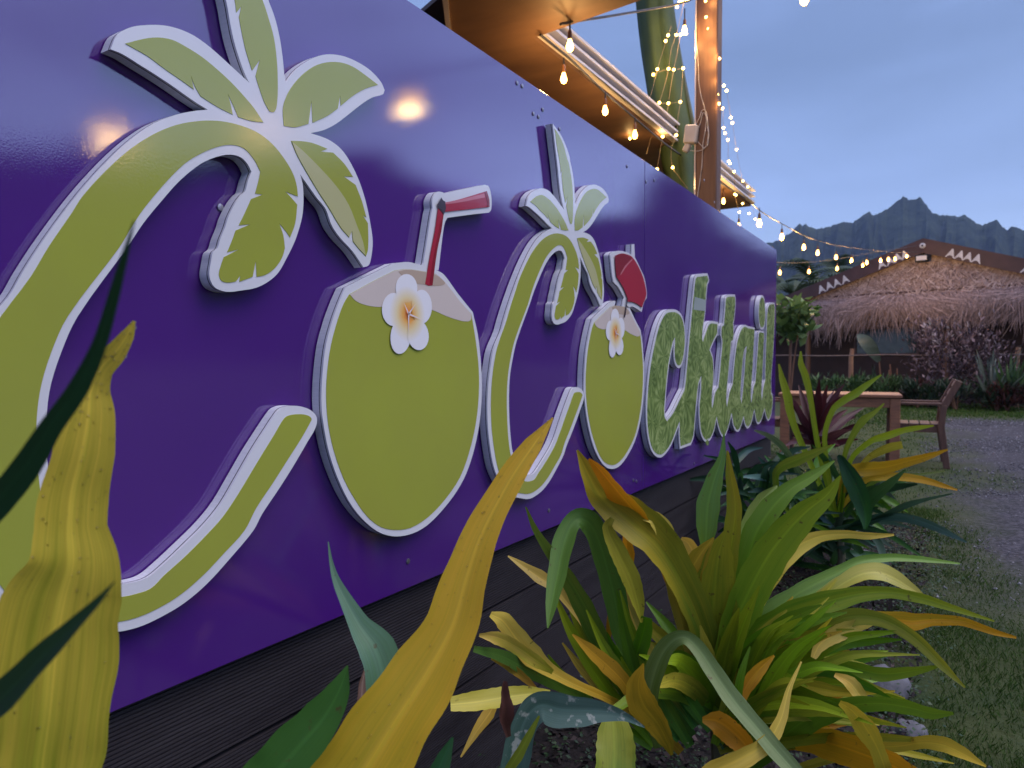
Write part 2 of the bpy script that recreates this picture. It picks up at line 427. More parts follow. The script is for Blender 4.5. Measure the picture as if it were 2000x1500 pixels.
def cdt(loops):
    flat = [Vector((p[0], p[1])) for l in loops for p in l]; E, k = [], 0
    for l in loops:
        E += [(k + i, k + (i + 1) % len(l)) for i in range(len(l))]; k += len(l)
    vs_, _, fs, ov, _, _ = delaunay_2d_cdt(flat, E, [], 0, 1e-6)
    T3 = []
    for f in fs:
        c = ((vs_[f[0]][0] + vs_[f[1]][0] + vs_[f[2]][0]) / 3, (vs_[f[0]][1] + vs_[f[1]][1] + vs_[f[2]][1]) / 3)
        if inside(c, loops):
            q = [ov[i][0] if ov[i] else -1 for i in f]
            if min(q) >= 0: T3.append(tuple(q))
            else:   # a crossing made a new point: use the nearest old one
                q = [min(range(len(flat)), key=lambda j: (flat[j] - vs_[i]).length) for i in f]
                if len(set(q)) == 3: T3.append(tuple(q))
    return T3
def prism(name, outline, x0, x1, mat_, parent, org, holes=(), smooth_side=False):
    loops = [clean(outline)] + [clean(h) for h in holes]
    if area(loops[0]) < 0: loops[0] = loops[0][::-1]
    loops = [loops[0]] + [(h if area(h) < 0 else h[::-1]) for h in loops[1:]]
    flat = [p for l in loops for p in l]; n = len(flat); V = []
    tri = cdt(loops)
    for x in (x1, x0):
        for p in flat: V.append((x - org[0], p[0] - org[1], p[1] - org[2]))
    F = []
    for a, b, c in tri:
        A = (flat[b][0] - flat[a][0]) * (flat[c][1] - flat[a][1]) - (flat[c][0] - flat[a][0]) * (flat[b][1] - flat[a][1])
        if A < 0: a, b, c = c, b, a
        F.append((a, b, c)); F.append((n + c, n + b, n + a))
    k = 0
    for l in loops:
        m = len(l)
        for i in range(m):
            j = (i + 1) % m
            F.append((k + j, k + i, n + k + i, n + k + j))
        k += m
    o = mobj(name, V, F, mat_, parent)
    return o
def inset(poly, d):
    """move a closed outline inwards by d"""
    p = clean(poly, 1.5e-3)
    if area(p) < 0: p = p[::-1]
    n = len(p); r = []
    for i in range(n):
        a, b, c = p[i - 1], p[i], p[(i + 1) % n]
        e1 = (b[0] - a[0], b[1] - a[1]); e2 = (c[0] - b[0], c[1] - b[1])
        l1 = math.hypot(*e1) or 1; l2 = math.hypot(*e2) or 1
        n1 = (-e1[1] / l1, e1[0] / l1); n2 = (-e2[1] / l2, e2[0] / l2)
        mx, my = n1[0] + n2[0], n1[1] + n2[1]; q = mx * mx + my * my
        k = 2 / max(q, .9)
        r.append((b[0] + mx * k * d, b[1] + my * k * d))
    return r
def cutout(parent, org, outline, holes=()):
    """foam core, dark joint and white front sheet"""
    prism('foam_core', outline, XW + .003, XF - .0065, M['foam'], parent, org, holes)
    prism('joint', outline, XF - .0065, XF - .0045, M['joint'], parent, org, holes)
    prism('front_sheet', outline, XF - .0045, XF, M['white'], parent, org, holes)

c1 = lambda *p: T((0, 0), 2.5, p)
c2 = lambda *p: T((0, 600), 2.5, p)
c3 = lambda *p: T((0, 1000), 2.2222, p)
d4 = lambda *p: T((930, 580), 3.5714, p)
d5 = lambda *p: T((920, 220), 3.0, p)
dy2 = -DS

# --- letter C shaped like a palm: outline measured on the near one, hidden stretches on the far one
oC = []
oC += wl(c1((1015, 535, 1), (940, 543), (860, 560), (760, 598), (680, 648), (600, 712), (500, 810), (400, 922), (300, 1050), (200, 1190), (110, 1330), (40, 1450)))
oC += wl(d4((120, 372), (98, 500), (84, 620), (78, 780), (83, 920), (99, 1060), (124, 1190), (165, 1290), (215, 1370)), dy=dy2)
oC += wl(c3((490, 522), (600, 500), (700, 455), (800, 395), (900, 310), (1000, 200), (1100, 80)))
oC += wl(c2((1280, 1010), (1360, 890), (1430, 780), (1500, 660), (1540, 590), (1547, 540), (1520, 505), (1470, 485), (1410, 482), (1370, 495), (1345, 522), (1300, 590), (1230, 700), (1150, 840), (1080, 960), (1000, 1060), (900, 1160), (800, 1255), (720, 1320), (640, 1345), (575, 1350)))
oC += wl(d4((330, 1222), (285, 1160), (255, 1080), (240, 970), (232, 850), (229, 700), (235, 560), (255, 430), (285, 300)), dy=dy2)
oC += wl(c1((620, 1210), (700, 1090), (790, 980), (880, 880), (980, 800), (1060, 765), (1120, 755), (1170, 765), (1205, 795), (1228, 838, 1), (1212, 880), (1197, 935), (1180, 950), (1150, 990), (1115, 1060), (1100, 1108), (1075, 1170), (1062, 1212), (1040, 1232), (1030, 1280), (1022, 1340), (1035, 1385), (1060, 1410), (1110, 1425), (1180, 1418), (1250, 1405), (1310, 1375), (1360, 1330), (1400, 1260), (1430, 1200), (1450, 1150), (1475, 1060), (1482, 980), (1478, 900), (1465, 850, 1), (1500, 900), (1550, 970), (1590, 1020), (1620, 1100), (1660, 1160), (1720, 1225), (1775, 1305, 1), (1800, 1295), (1812, 1260), (1820, 1180), (1810, 1100), (1790, 1000), (1760, 900), (1720, 810), (1680, 745), (1640, 705), (1590, 675), (1515, 650, 1), (1580, 635), (1640, 605), (1700, 560), (1770, 505), (1820, 475), (1870, 460), (1878, 440, 1), (1860, 400), (1810, 345), (1750, 305), (1680, 275), (1610, 265), (1550, 275), (1490, 305), (1440, 345), (1395, 402, 1), (1388, 360), (1380, 280), (1365, 180), (1340, 80), (1310, 0)))
oC += wl(d5((575, 250), (550, 180), (520, 120), (478, 64, 1), (482, 100), (490, 170)), dy=dy2)
oC += wl(c1((1110, 30), (1120, 90), (1140, 190), (1170, 290), (1200, 370), (1218, 405, 1), (1180, 370), (1120, 315), (1060, 260), (1000, 210), (940, 170), (870, 140), (800, 124), (720, 122), (650, 130), (600, 150), (568, 175), (540, 240, 1), (600, 265), (680, 315), (760, 365), (850, 425), (920, 475), (980, 515)))
OC = catmull(oC, 4, True)
gC = wl(c1((580, 1210), (640, 1110), (700, 1020), (800, 900), (900, 800), (990, 745), (1070, 715), (1130, 708), (1190, 725), (1240, 780), (1270, 838, 1), (1262, 880), (1245, 945, 1), (1282, 950, 1), (1225, 972, 1), (1195, 1040), (1165, 1100, 1), (1222, 1095, 1), (1150, 1125, 1), (1130, 1180), (1108, 1232, 1), (1165, 1218, 1), (1092, 1255, 1), (1080, 1290), (1068, 1340), (1080, 1370), (1110, 1380), (1150, 1375, 1), (1172, 1345, 1), (1168, 1376, 1), (1232, 1352, 1), (1248, 1272, 1), (1252, 1352, 1), (1295, 1342), (1340, 1310), (1375, 1260), (1390, 1212, 1), (1382, 1150), (1362, 1090, 1), (1395, 1130), (1415, 1160, 1), (1440, 1090), (1450, 1000, 1), (1425, 970), (1392, 935, 1), (1453, 960, 1), (1448, 910), (1430, 850), (1390, 780), (1330, 705), (1260, 650), (1180, 615), (1080, 592), (980, 590), (860, 610), (740, 660), (620, 740), (500, 850), (400, 962), (350, 1040), (240, 1200), (150, 1350)))
gC += wl(d4((147, 350), (120, 490), (106, 630), (102, 780), (108, 920), (124, 1055), (150, 1190), (185, 1275), (235, 1345)), dy=dy2)
gC += wl(c3((500, 478), (600, 455), (690, 415), (780, 360), (880, 275), (970, 180), (1060, 80)))
gC += wl(c2((1250, 980), (1330, 860), (1400, 750), (1470, 640), (1515, 560), (1520, 545), (1505, 530), (1470, 522), (1410, 528), (1385, 545), (1340, 620), (1260, 750), (1170, 900), (1090, 1020), (1000, 1120), (900, 1220), (800, 1310), (740, 1370), (680, 1395), (575, 1415)))
gC += wl(d4((310, 1262), (265, 1180), (236, 1085), (222, 970), (215, 850), (212, 700), (219, 560), (238, 430), (268, 300)), dy=dy2)
GC = catmull(gC, 4, True)
L1 = catmull(wl(c1((610, 213, 1), (700, 190), (770, 183), (840, 195), (900, 225), (980, 275), (1060, 340), (1130, 405), (1190, 470), (1240, 530), (1285, 598, 1), (1230, 592), (1162, 572, 1), (1140, 520), (1110, 457, 1), (1125, 510), (1135, 560, 1), (1060, 522), (978, 470, 1), (950, 420), (930, 367, 1), (938, 400), (945, 437, 1), (880, 390), (800, 335), (720, 275), (650, 235))), 3, True)
L2 = catmull(wl(c1((1315, 545, 1), (1290, 500), (1265, 430), (1247, 372, 1), (1268, 292, 1), (1230, 345, 1), (1200, 250), (1180, 160), (1166, 85, 1), (1178, 30, 1), (1153, 62, 1), (1145, 0))) + wl(d5((500, 180), (494, 120), (488, 95, 1), (512, 128), (541, 190), (562, 270)), dy=dy2) + wl(c1((1280, 0), (1310, 90), (1335, 180), (1350, 290), (1355, 400), (1352, 500), (1340, 545))), 3, True)
L3 = catmull(wl(c1((1385, 615, 1), (1380, 540), (1390, 490), (1420, 430), (1470, 370), (1530, 325), (1590, 305), (1660, 305), (1720, 325), (1780, 365), (1845, 415, 1), (1780, 435), (1720, 470), (1662, 518, 1), (1660, 465, 1), (1648, 530, 1), (1600, 565), (1525, 600, 1), (1520, 490, 1), (1505, 605, 1), (1440, 622))), 3, True)
L4 = catmull(wl(c1((1420, 688, 1), (1480, 690), (1530, 700), (1598, 727, 1), (1565, 740, 1), (1625, 745, 1), (1680, 800), (1722, 863, 1), (1678, 862, 1), (1735, 903, 1), (1765, 980), (1788, 1062, 1), (1770, 1050, 1), (1795, 1090, 1), (1797, 1150), (1795, 1220), (1785, 1252, 1), (1750, 1215), (1722, 1180, 1), (1717, 1125, 1), (1703, 1160, 1), (1660, 1110), (1600, 1010), (1560, 950), (1500, 850), (1450, 760))), 3, True)
L4P = catmull(wl(c1((1424, 692, 1), (1480, 740), (1560, 820), (1640, 910), (1700, 1000), (1740, 1100), (1770, 1180), (1783, 1248, 1), (1750, 1213), (1723, 1178, 1), (1717, 1128, 1), (1702, 1157, 1), (1660, 1107), (1600, 1007), (1560, 947), (1500, 847), (1450, 758))), 3, True)
orgC = (XW, 0.72, 0.72)
letC = thing('palm_letter', 'large lime green palm-shaped letter C, leftmost and nearest on the purple board', 'sign letter', orgC, group='palm-shaped letters on the purple board')
cutout(letC, orgC, OC)
prism('stem_print', GC, XF, XF + .0008, M['lime'], letC, orgC)
for q in (L1, L2, L3, L4): prism('frond_print', q, XF, XF + .0008, M['lime'], letC, orgC)
prism('frond_highlight', L4P, XF + .0008, XF + .0013, M['lime_pale'], letC, orgC)
letC2 = copy_tree(letC); letC2.location = (XW, 0.72 + DS, 0.72)
letC2['label'] = 'second lime green palm letter C, standing between the two coconuts on the purple board'

# --- coconuts
k1 = lambda *p: T((600, 480), 2.586, p)
k3 = lambda *p: T((550, 300), 3.751, p)
u5 = lambda *p: T((1100, 450), 5.5556, p)
body = [(650, 122, 1), (690, 145), (760, 240), (836, 335, 1), (862, 450), (878, 600), (882, 750), (868, 910), (835, 1060), (790, 1180), (720, 1290), (620, 1400), (540, 1450), (450, 1468), (370, 1450), (300, 1400), (230, 1320), (170, 1210), (115, 1060), (82, 900), (72, 780), (78, 640), (95, 500), (130, 370), (165, 275), (193, 211, 1), (320, 147), (435, 90, 1), (510, 82), (582, 100, 1)]
straw = [(1040, 800, 1), (1065, 640), (1095, 450), (1106, 400, 1), (1103, 350), (1115, 310), (1140, 280), (1178, 282, 1), (1195, 292, 1), (1300, 268), (1490, 228, 1), (1520, 245), (1538, 330), (1535, 410), (1520, 432, 1), (1400, 445), (1215, 470, 1), (1195, 510), (1175, 640), (1150, 855, 1)]
oK = wl(k1(*body)) + wl(k3(*straw))
OK1 = catmull(oK, 4, True)
pr = [(212, 245, 1), (330, 180), (440, 125, 1), (500, 118), (590, 130), (650, 143), (700, 190), (770, 280), (828, 345, 1), (850, 480), (865, 620), (865, 760), (850, 900), (815, 1050), (770, 1170), (700, 1275), (610, 1370), (520, 1425), (440, 1435), (370, 1420), (300, 1365), (240, 1280), (185, 1180), (135, 1040), (105, 900), (95, 760), (100, 640), (120, 500), (155, 370), (185, 290)]
crm = [(213, 246, 1), (330, 181), (440, 126, 1), (500, 119), (590, 131), (650, 144), (700, 191), (770, 281), (827, 346, 1), (825, 372), (810, 382), (770, 378), (700, 355), (630, 325), (500, 300), (360, 309), (300, 301), (245, 280)]
opn = [(458, 130, 1), (500, 121), (590, 133), (648, 148), (692, 184), (690, 196), (640, 203), (590, 197), (530, 187), (485, 162)]
def flower(parent, org, s, z, X):
    """five printed petals; (s, z) is the centre on the wall, X the face"""
    ctr = wl(k1((503, 345)))[0]
    pet = [((497, 215), 55, 72, 0), ((432, 322), 60, 84, 0), ((572, 308), 52, 86, 0), ((466, 455), 52, 92, 6), ((552, 450), 54, 78, -8)]
    for i, (c, rx, ry, rot) in enumerate(pet):
        ring = []
        for k in range(24):
            a = 2 * PI * k / 24; ca, sa = math.cos(a) * rx, math.sin(a) * ry
            r_ = math.radians(rot)
            ring.append((c[0] + ca * math.cos(r_) - sa * math.sin(r_), c[1] + ca * math.sin(r_) + sa * math.cos(r_)))
        w = [(p[0] - ctr[0], p[1] - ctr[1]) for p in wl(k1(*ring))]
        cc = (sum(p[0] for p in w) / 24, sum(p[1] for p in w) / 24)
        far = max(math.hypot(*p) for p in w); V = []; tint = []; Tt = []
        # strips from the flower's middle out to the petal's rim
        for q in range(7):
            g = q / 6
            for p in w:
                b = cc
                x, y = b[0] + (p[0] - b[0]) * g, b[1] + (p[1] - b[1]) * g
                V.append((X + .0004 * i + .0006 - org[0], s + x - org[1], z + y - org[2])); tint.append(min(1, math.hypot(x, y) / .092 * .9))
        for q in range(6):
            for k in range(24):
                a, b2 = q * 24 + k, q * 24 + (k + 1) % 24
                Tt += ([(a, b2, b2 + 24)] if q else []) + [(a, b2 + 24, a + 24)]
        o = fastmesh('petal', V, Tt, M['flower'], parent, col=tint)
    cV = [(X + .0004 - org[0], s - org[1], z - org[2])] + [(X + .0004 - org[0], s + .032 * math.cos(k * PI / 6) - org[1], z + .032 * math.sin(k * PI / 6) - org[2]) for k in range(12)]
    fastmesh('flower_heart', cV, [(0, 1 + k, 1 + (k + 1) % 12) for k in range(12)], M['flower'], parent, col=[.0] + [.25] * 12)
    for e in ((478, 285), (540, 292), (580, 378), (503, 450)):
        p = wl(k1(e))[0]; dx, dz = p[0] - ctr[0], p[1] - ctr[1]; l = math.hypot(dx, dz); nx_, nz_ = -dz / l * .0022, dx / l * .0022
        X3 = X + .0032 - org[0]
        mobj('petal_vein', [(X3, s + nx_ - org[1], z + nz_ - org[2]), (X3, s - nx_ - org[1], z - nz_ - org[2]), (X3, s + dx - org[1], z + dz - org[2])], [(0, 1, 2)], M['petal_line'], parent)
def coconut_face(parent, org, dy):
    f = lambda L, c=3: [(p[0] + dy, p[1]) for p in catmull(wl(k1(*L)), c, True)]
    prism('husk_print', f(pr), XF, XF + .0008, M['lime'], parent, org)
    prism('cream_print', f(crm), XF + .0008, XF + .0013, M['cream'], parent, org)
    prism('opening_print', f(opn), XF + .0013, XF + .0017, M['tan'], parent, org)
    c = wl(k1((503, 345)))[0]
    flower(parent, org, c[0] + dy, c[1], XF + .0017)
orgK = (XW, 1.13, 0.74)
cn1 = thing('coconut_cutout', 'big lime coconut with a red bent straw and a white frangipani, nearest of two', 'sign letter', orgK, group='coconut letters on the purple board')
cutout(cn1, orgK, OK1)
coconut_face(cn1, orgK, 0.0)
def poly(name, pts, f, m_, parent, org, z0, z1, dy=0.0, n=3):
    w = [(p[0] + dy, p[1]) for p in catmull(wl(f(*pts)), n, True)]
    return prism(name, w, XF + z0, XF + z1, M[m_], parent, org)
poly('straw_stem', [(1046, 955, 1), (1072, 968), (1100, 965, 1), (1132, 720), (1165, 560), (1182, 445, 1), (1140, 400, 1), (1118, 560), (1085, 730)], k3, 'red', cn1, orgK, .0017, .0022)
poly('straw_stem_shade', [(1078, 955, 1), (1100, 962, 1), (1132, 720), (1165, 560), (1180, 450, 1), (1158, 500, 1), (1130, 640), (1100, 800)], k3, 'red_dark', cn1, orgK, .0022, .0025)
poly('straw_top', [(1180, 362, 1), (1300, 335), (1497, 275, 1), (1515, 340), (1517, 392, 1), (1400, 405), (1190, 428, 1)], k3, 'red', cn1, orgK, .0017, .0022)
poly('straw_highlight', [(1192, 358, 1), (1300, 338), (1482, 292, 1), (1484, 322, 1), (1300, 358), (1192, 372, 1)], k3, 'red_pale', cn1, orgK, .0022, .0025)
poly('straw_mouth', [(1480, 282, 1), (1497, 275, 1), (1515, 340), (1517, 390, 1), (1500, 392, 1), (1497, 340)], k3, 'red_dark', cn1, orgK, .0026, .0029)
poly('straw_bend', [(1130, 375, 1), (1152, 345, 1), (1160, 322, 1), (1176, 345, 1), (1190, 352, 1), (1196, 400, 1), (1188, 430, 1), (1178, 447, 1), (1160, 415, 1), (1142, 400, 1)], k3, 'ink', cn1, orgK, .0030, .0033)
# second coconut: same body, a paper umbrella instead of the straw
DK = 1.046 * .929 / .910
oK2 = [(p[0] + DK, p[1]) + tuple(p[2:]) for p in wl(k1(*body[:-1]))]
umb = [(555, 822, 1), (640, 830, 1), (652, 760), (662, 730, 1), (600, 620), (545, 560, 1), (530, 480), (515, 330), (512, 265), (545, 232), (620, 222), (690, 238), (742, 268, 1), (746, 150, 1), (772, 147, 1), (778, 292, 1), (800, 335), (840, 420), (882, 520), (908, 680), (905, 735, 1), (880, 775), (850, 885, 1), (800, 850), (745, 825), (700, 850, 1)]
u_w = wl(u5(*umb))
# close the outline on the coconut's own rim
oK2 = oK2 + u_w[:]
# order: body goes clockwise from the straw's right foot round to its left foot
OK2 = catmull(oK2, 4, True)
orgK2 = (XW, 1.13 + DK, 0.74)
cn2 = thing('coconut_cutout', 'second lime coconut with a red paper umbrella, standing before the word ending', 'sign letter', orgK2, group='coconut letters on the purple board')
cutout(cn2, orgK2, OK2)
coconut_face(cn2, orgK2, DK)
poly('umbrella_print', [(552, 275, 1), (620, 250), (690, 264), (740, 292), (800, 382), (860, 520), (893, 680), (884, 735, 1), (862, 785), (846, 838, 1), (790, 795), (725, 775), (690, 775, 1), (684, 725, 1), (640, 620), (568, 505, 1), (555, 390)], u5, 'red', cn2, orgK2, .0034, .0039)
poly('umbrella_fold', [(552, 277, 1), (600, 256), (655, 256), (735, 300, 1), (660, 390), (605, 480, 1), (572, 503, 1), (556, 390)], u5, 'red_dark', cn2, orgK2, .0039, .0042)
poly('umbrella_rib', [(606, 478, 1), (660, 386), (736, 308, 1), (738, 322, 1), (668, 400), (612, 486, 1)], u5, 'red_pale', cn2, orgK2, .0042, .0045)
poly('umbrella_stick', [(680, 735, 1), (688, 740, 1), (666, 900), (656, 950, 1), (645, 940, 1), (656, 890)], u5, 'ink', cn2, orgK2, .0042, .0046)

# --- the word ending
kA = lambda *p: T((1240, 510), 3.7467, p)
kB = lambda *p: T((1370, 540), 4.4118, p)
ow = wl(kA((275, 352), (230, 362), (198, 405), (165, 490), (130, 640), (105, 780), (88, 950), (82, 1100), (90, 1250), (115, 1370), (150, 1425), (190, 1437), (225, 1410), (270, 1340), (305, 1250), (322, 1205, 1), (322, 1280), (330, 1375, 1), (410, 1345, 1), (432, 1280), (442, 1160), (455, 1010), (468, 905), (480, 868, 1), (478, 960), (468, 1060), (470, 1160), (482, 1260), (510, 1318), (540, 1327)))
ow += wl(kB((40, 1428), (75, 1410), (108, 1335), (130, 1235, 1), (150, 1320), (180, 1382), (207, 1370), (235, 1295), (258, 1200, 1), (275, 1290), (305, 1338), (332, 1318), (362, 1222, 1), (377, 1285), (400, 1310), (428, 1270), (455, 1162, 1), (470, 1245), (490, 1275), (517, 1240), (543, 1150, 1), (556, 1210), (577, 1245), (602, 1190), (616, 1080), (613, 1020), (604, 1000, 1), (601, 900), (607, 800), (622, 600), (633, 330), (634, 260), (628, 225, 1), (590, 228), (572, 262), (564, 330), (556, 560), (548, 780), (546, 890, 1), (532, 950), (521, 1045, 1), (518, 990), (525, 880), (534, 700), (542, 500), (540, 475, 1), (502, 466), (492, 490), (484, 600), (470, 800), (462, 900, 1), (444, 960), (430, 1072, 1), (428, 1000), (438, 860), (450, 650), (459, 470), (460, 440, 1), (400, 428, 1), (372, 416), (342, 445), (312, 530), (290, 660), (275, 800), (266, 920, 1), (240, 985), (220, 1096, 1), (218, 1030), (230, 880), (245, 720), (258, 572, 1), (274, 562, 1), (280, 480), (276, 405, 1), (284, 360), (296, 205), (288, 155, 1), (225, 158), (207, 185), (200, 280), (190, 402, 1), (172, 425), (166, 510, 1), (176, 570), (165, 700), (152, 840), (142, 940, 1), (112, 1000), (92, 1126, 1), (95, 1020), (104, 900), (106, 780), (100, 700), (78, 632, 1), (108, 560), (140, 500, 1), (143, 392, 1), (85, 382, 1), (60, 402), (30, 480), (5, 560)))
ow += wl(kA((492, 600, 1), (502, 480), (515, 380), (530, 180), (543, 140), (530, 88, 1), (455, 97, 1), (440, 120), (425, 250), (402, 480), (378, 750), (360, 925), (347, 955, 1), (320, 1010), (275, 1100), (235, 1150, 1), (221, 1120), (226, 1000), (245, 800), (268, 660), (290, 572, 1), (284, 660), (290, 735), (310, 778), (335, 775), (356, 715), (370, 600), (365, 480), (345, 400), (312, 362)))
OW = catmull(ow, 3, True)
hole_a = catmull(wl(kB((387, 610, 1), (376, 700), (366, 850), (345, 1072, 1), (338, 1030), (348, 850), (366, 660))), 3, True)
dot = catmull(wl(kB((545, 205), (530, 165), (512, 168), (497, 220), (491, 300), (493, 380), (505, 440), (522, 458), (543, 430), (552, 320))), 3, True)
orgW = (XW, 3.6, 0.78)
word = thing('word_cutout', 'green palm-print cutout reading cktail, at the far end of the purple board', 'sign lettering', orgW)
cutout(word, orgW, OW, [hole_a])
prism('frond_print', inset(OW, .011), XF, XF + .0008, M['frond'], word, orgW, [inset(hole_a, -.009)])
prism('letter_dot', dot, XW + .003, XF, M['white'], word, orgW)
prism('dot_print', inset(dot, .013), XF, XF + .0008, M['frond'], word, orgW)
poly('pale_band_print', [(437, 262, 1), (520, 285, 1), (512, 365, 1), (427, 355, 1)], kA, 'paleblue', word, orgW, .0008, .0012, n=1)

# --- the board, its panels and screws, the ribbed planks under it
Z0, Z1 = .608, 1.826
board = thing('sign_board', 'long glossy purple plywood board carrying the cut-out lettering', 'sign board', (XW, 2.5, Z0))
for a, b in ((-2.34, .098), (.102, 2.538), (2.542, 4.985)):
    m = MB(); m.box((-.006, (a + b) / 2 - 2.5, (Z1 - Z0) / 2), (.012, b - a, Z1 - Z0), None, .0012); m.build('panel', M['purple'], board)
m = MB(); m.box((-.0105, 2.54 - 2.5, (Z1 - Z0) / 2), (.004, .012, Z1 - Z0 - .002)); m.build('seam_filler', M['white'], board)
for px, py in ((797, 1096), (1072, 997), (1010, 162), (1020, 168), (1042, 222), (1052, 228), (1262, 355), (1278, 352), (1243, 940), (1237, 938), (1225, 325), (1356, 905), (430, 405), (1232, 520), (1395, 395), (1375, 352), (1093, 252), (1060, 214)):
    p = on_x(px, py, XW + .001)
    m = MB(); m.lathe((p.x - XW, p.y - 2.5, p.z - Z0), [(.006, 0), (.0055, .0015), (.002, .002)], 8, Matrix(((0, 0, 1), (1, 0, 0), (0, 1, 0)))); m.build('screw', M['screw'], board)
for k in range(5):
    m = MB(); m.box((-.05, -4.6 + k * 1.75, (Z1 - Z0) / 2), (.07, .045, Z1 - Z0 - .04)); m.build('frame_batten', M['wood_post'], board)
deck = thing('ribbed_skirting', 'dark ribbed composite planks below the purple board, running down to the soil', 'skirting', (XW - .02, 2.5, 0))
def rib_plank(z0, z1):
    prof = []; n = 22; h = z1 - z0
    for k in range(n):
        a = z0 + h * k / n
        prof += [(0.0, a), (0.0, a + h / n * .55), (-.0035, a + h / n * .62), (-.0035, a + h / n * .93)]
    prof += [(0, z1), (-.022, z1), (-.022, z0)]
    V = []
    for y in (-4.84, 2.47):
        for x, z in prof: V.append((x, y, z))
    n2 = len(prof); F = [(i, (i + 1) % n2, n2 + (i + 1) % n2, n2 + i) for i in range(n2)]
    return mobj('plank', V, F, M['plank'], deck)
for z0, z1 in ((.462, .604), (.312, .452), (.162, .302), (.012, .152)): rib_plank(z0, z1)
m = MB(); m.box((-.045, -1.2, .30), (.04, 7.3, .6)); m.build('backing_board', M['dark'], deck)
# ------------------------------------------------------------------ ground
def path_mask(x, y):
    """1 on the bare gravel track, 0 on grass (world metres)"""
    n = mnoise.noise(Vector((x * .9, y * .45, 3.1))) * .5 + mnoise.noise(Vector((x * 2.3, y * 1.2, 7.7))) * .3 + mnoise.noise(Vector((x * 7, y * 4, 1.7))) * .18
    c = .70 + .05 * (y - 5)                 # middle of the track
    wdt = .55 + .085 * max(0, y - 4)
    d = abs(x - c) / wdt
    far = 1 - min(1, max(0, (y - 15.5) / 2.0))
    near = min(1, max(0, (y - 3.3) / 1.6))
    return max(0.0, min(1.0, (1.15 - d + n * 1.1) * 1.6)) * far * near
def ground_mat():
    m, t, b = newmat('ground'); L = t.links.new
    a = nd(t, 'ShaderNodeAttribute', attribute_name='tint'); tcn = nd(t, 'ShaderNodeTexCoord')
    n = nd(t, 'ShaderNodeTexNoise'); n.inputs['Scale'].default_value = 1.6; n.inputs['Detail'].default_value = 8; n.inputs['Roughness'].default_value = .7
    L(tcn.outputs['Object'], n.inputs['Vector'])
    g = nd(t, 'ShaderNodeValToRGB'); e = g.color_ramp.elements
    e[0].position = .34; e[0].color = (.020, .038, .009, 1); e[1].position = .66; e[1].color = (.055, .066, .020, 1)
    L(n.outputs[0], g.inputs[0])
    n2 = nd(t, 'ShaderNodeTexNoise'); n2.inputs['Scale'].default_value = 38; n2.inputs['Detail'].default_value = 6; L(tcn.outputs['Object'], n2.inputs['Vector'])
    s = nd(t, 'ShaderNodeValToRGB'); e = s.color_ramp.elements
    e[0].position = .40; e[0].color = (.020, .020, .026, 1); e[1].position = .76; e[1].color = (.100, .096, .112, 1)
    L(n2.outputs[0], s.inputs[0])
    mx = nd(t, 'ShaderNodeMix', data_type='RGBA'); L(a.outputs['Fac'], mx.inputs[0]); L(g.outputs[0], mx.inputs[6]); L(s.outputs[0], mx.inputs[7])
    # soil of the planting bed under the sign: x < -0.2
    sp = nd(t, 'ShaderNodeSeparateXYZ'); L(tcn.outputs['Object'], sp.inputs[0])
    q = nd(t, 'ShaderNodeMath', operation='MULTIPLY_ADD'); q.inputs[1].default_value = .5; L(n.outputs[0], q.inputs[0]); L(sp.outputs[0], q.inputs[2])
    q2 = nd(t, 'ShaderNodeMapRange'); q2.inputs[1].default_value = .02; q2.inputs[2].default_value = .12; q2.inputs[3].default_value = 1; q2.inputs[4].default_value = 0; L(q.outputs[0], q2.inputs[0])
    q3 = nd(t, 'ShaderNodeMapRange'); q3.inputs[1].default_value = 5.4; q3.inputs[2].default_value = 6.0; q3.inputs[3].default_value = 1; q3.inputs[4].default_value = 0; L(sp.outputs[1], q3.inputs[0])
    q4 = nd(t, 'ShaderNodeMath', operation='MULTIPLY'); L(q2.outputs[0], q4.inputs[0]); L(q3.outputs[0], q4.inputs[1])
    so_ = nd(t, 'ShaderNodeValToRGB'); e = so_.color_ramp.elements
    e[0].position = .35; e[0].color = (.007, .006, .006, 1); e[1].position = .7; e[1].color = (.026, .020, .018, 1); L(n2.outputs[0], so_.inputs[0])
    m2 = nd(t, 'ShaderNodeMix', data_type='RGBA'); L(q4.outputs[0], m2.inputs[0]); L(mx.outputs[2], m2.inputs[6]); L(so_.outputs[0], m2.inputs[7])
    L(m2.outputs[2], b.inputs['Base Color']); b.inputs['Roughness'].default_value = .85; b.inputs['Specular IOR Level'].default_value = .2
    bp = nd(t, 'ShaderNodeBump'); bp.inputs['Strength'].default_value = .6; bp.inputs['Distance'].default_value = .02; L(n2.outputs[0], bp.inputs['Height']); L(bp.outputs[0], b.inputs['Normal'])
    return m
def lin(a, b, n): return [a + (b - a) * i / n for i in range(n + 1)]
xs = lin(-2200, -60, 6) + lin(-30, -3, 8) + lin(-2.5, 4.0, 90) + lin(5, 30, 10) + lin(60, 2600, 6)
ys = lin(-2200, -30, 6) + lin(-15, 0, 4) + lin(.4, 20, 150) + lin(21, 60, 10) + lin(100, 2600, 8)
V = []; tint = []
for y in ys:
    for x in xs:
        z = 0.0
        if -4 < x < 5 and 0 < y < 22: z = .012 * mnoise.noise(Vector((x * 2, y * 2, 0))) + .02 * mnoise.noise(Vector((x * .6, y * .6, 5)))
        if x < -.2 and -3 < y < 5.5: z += .03 * min(1, (-.2 - x) / .2)
        V.append((x, y, z)); tint.append(path_mask(x, y) if -3 < x < 5 and 0 < y < 21 else 0.0)
nx = len(xs); Tt = []
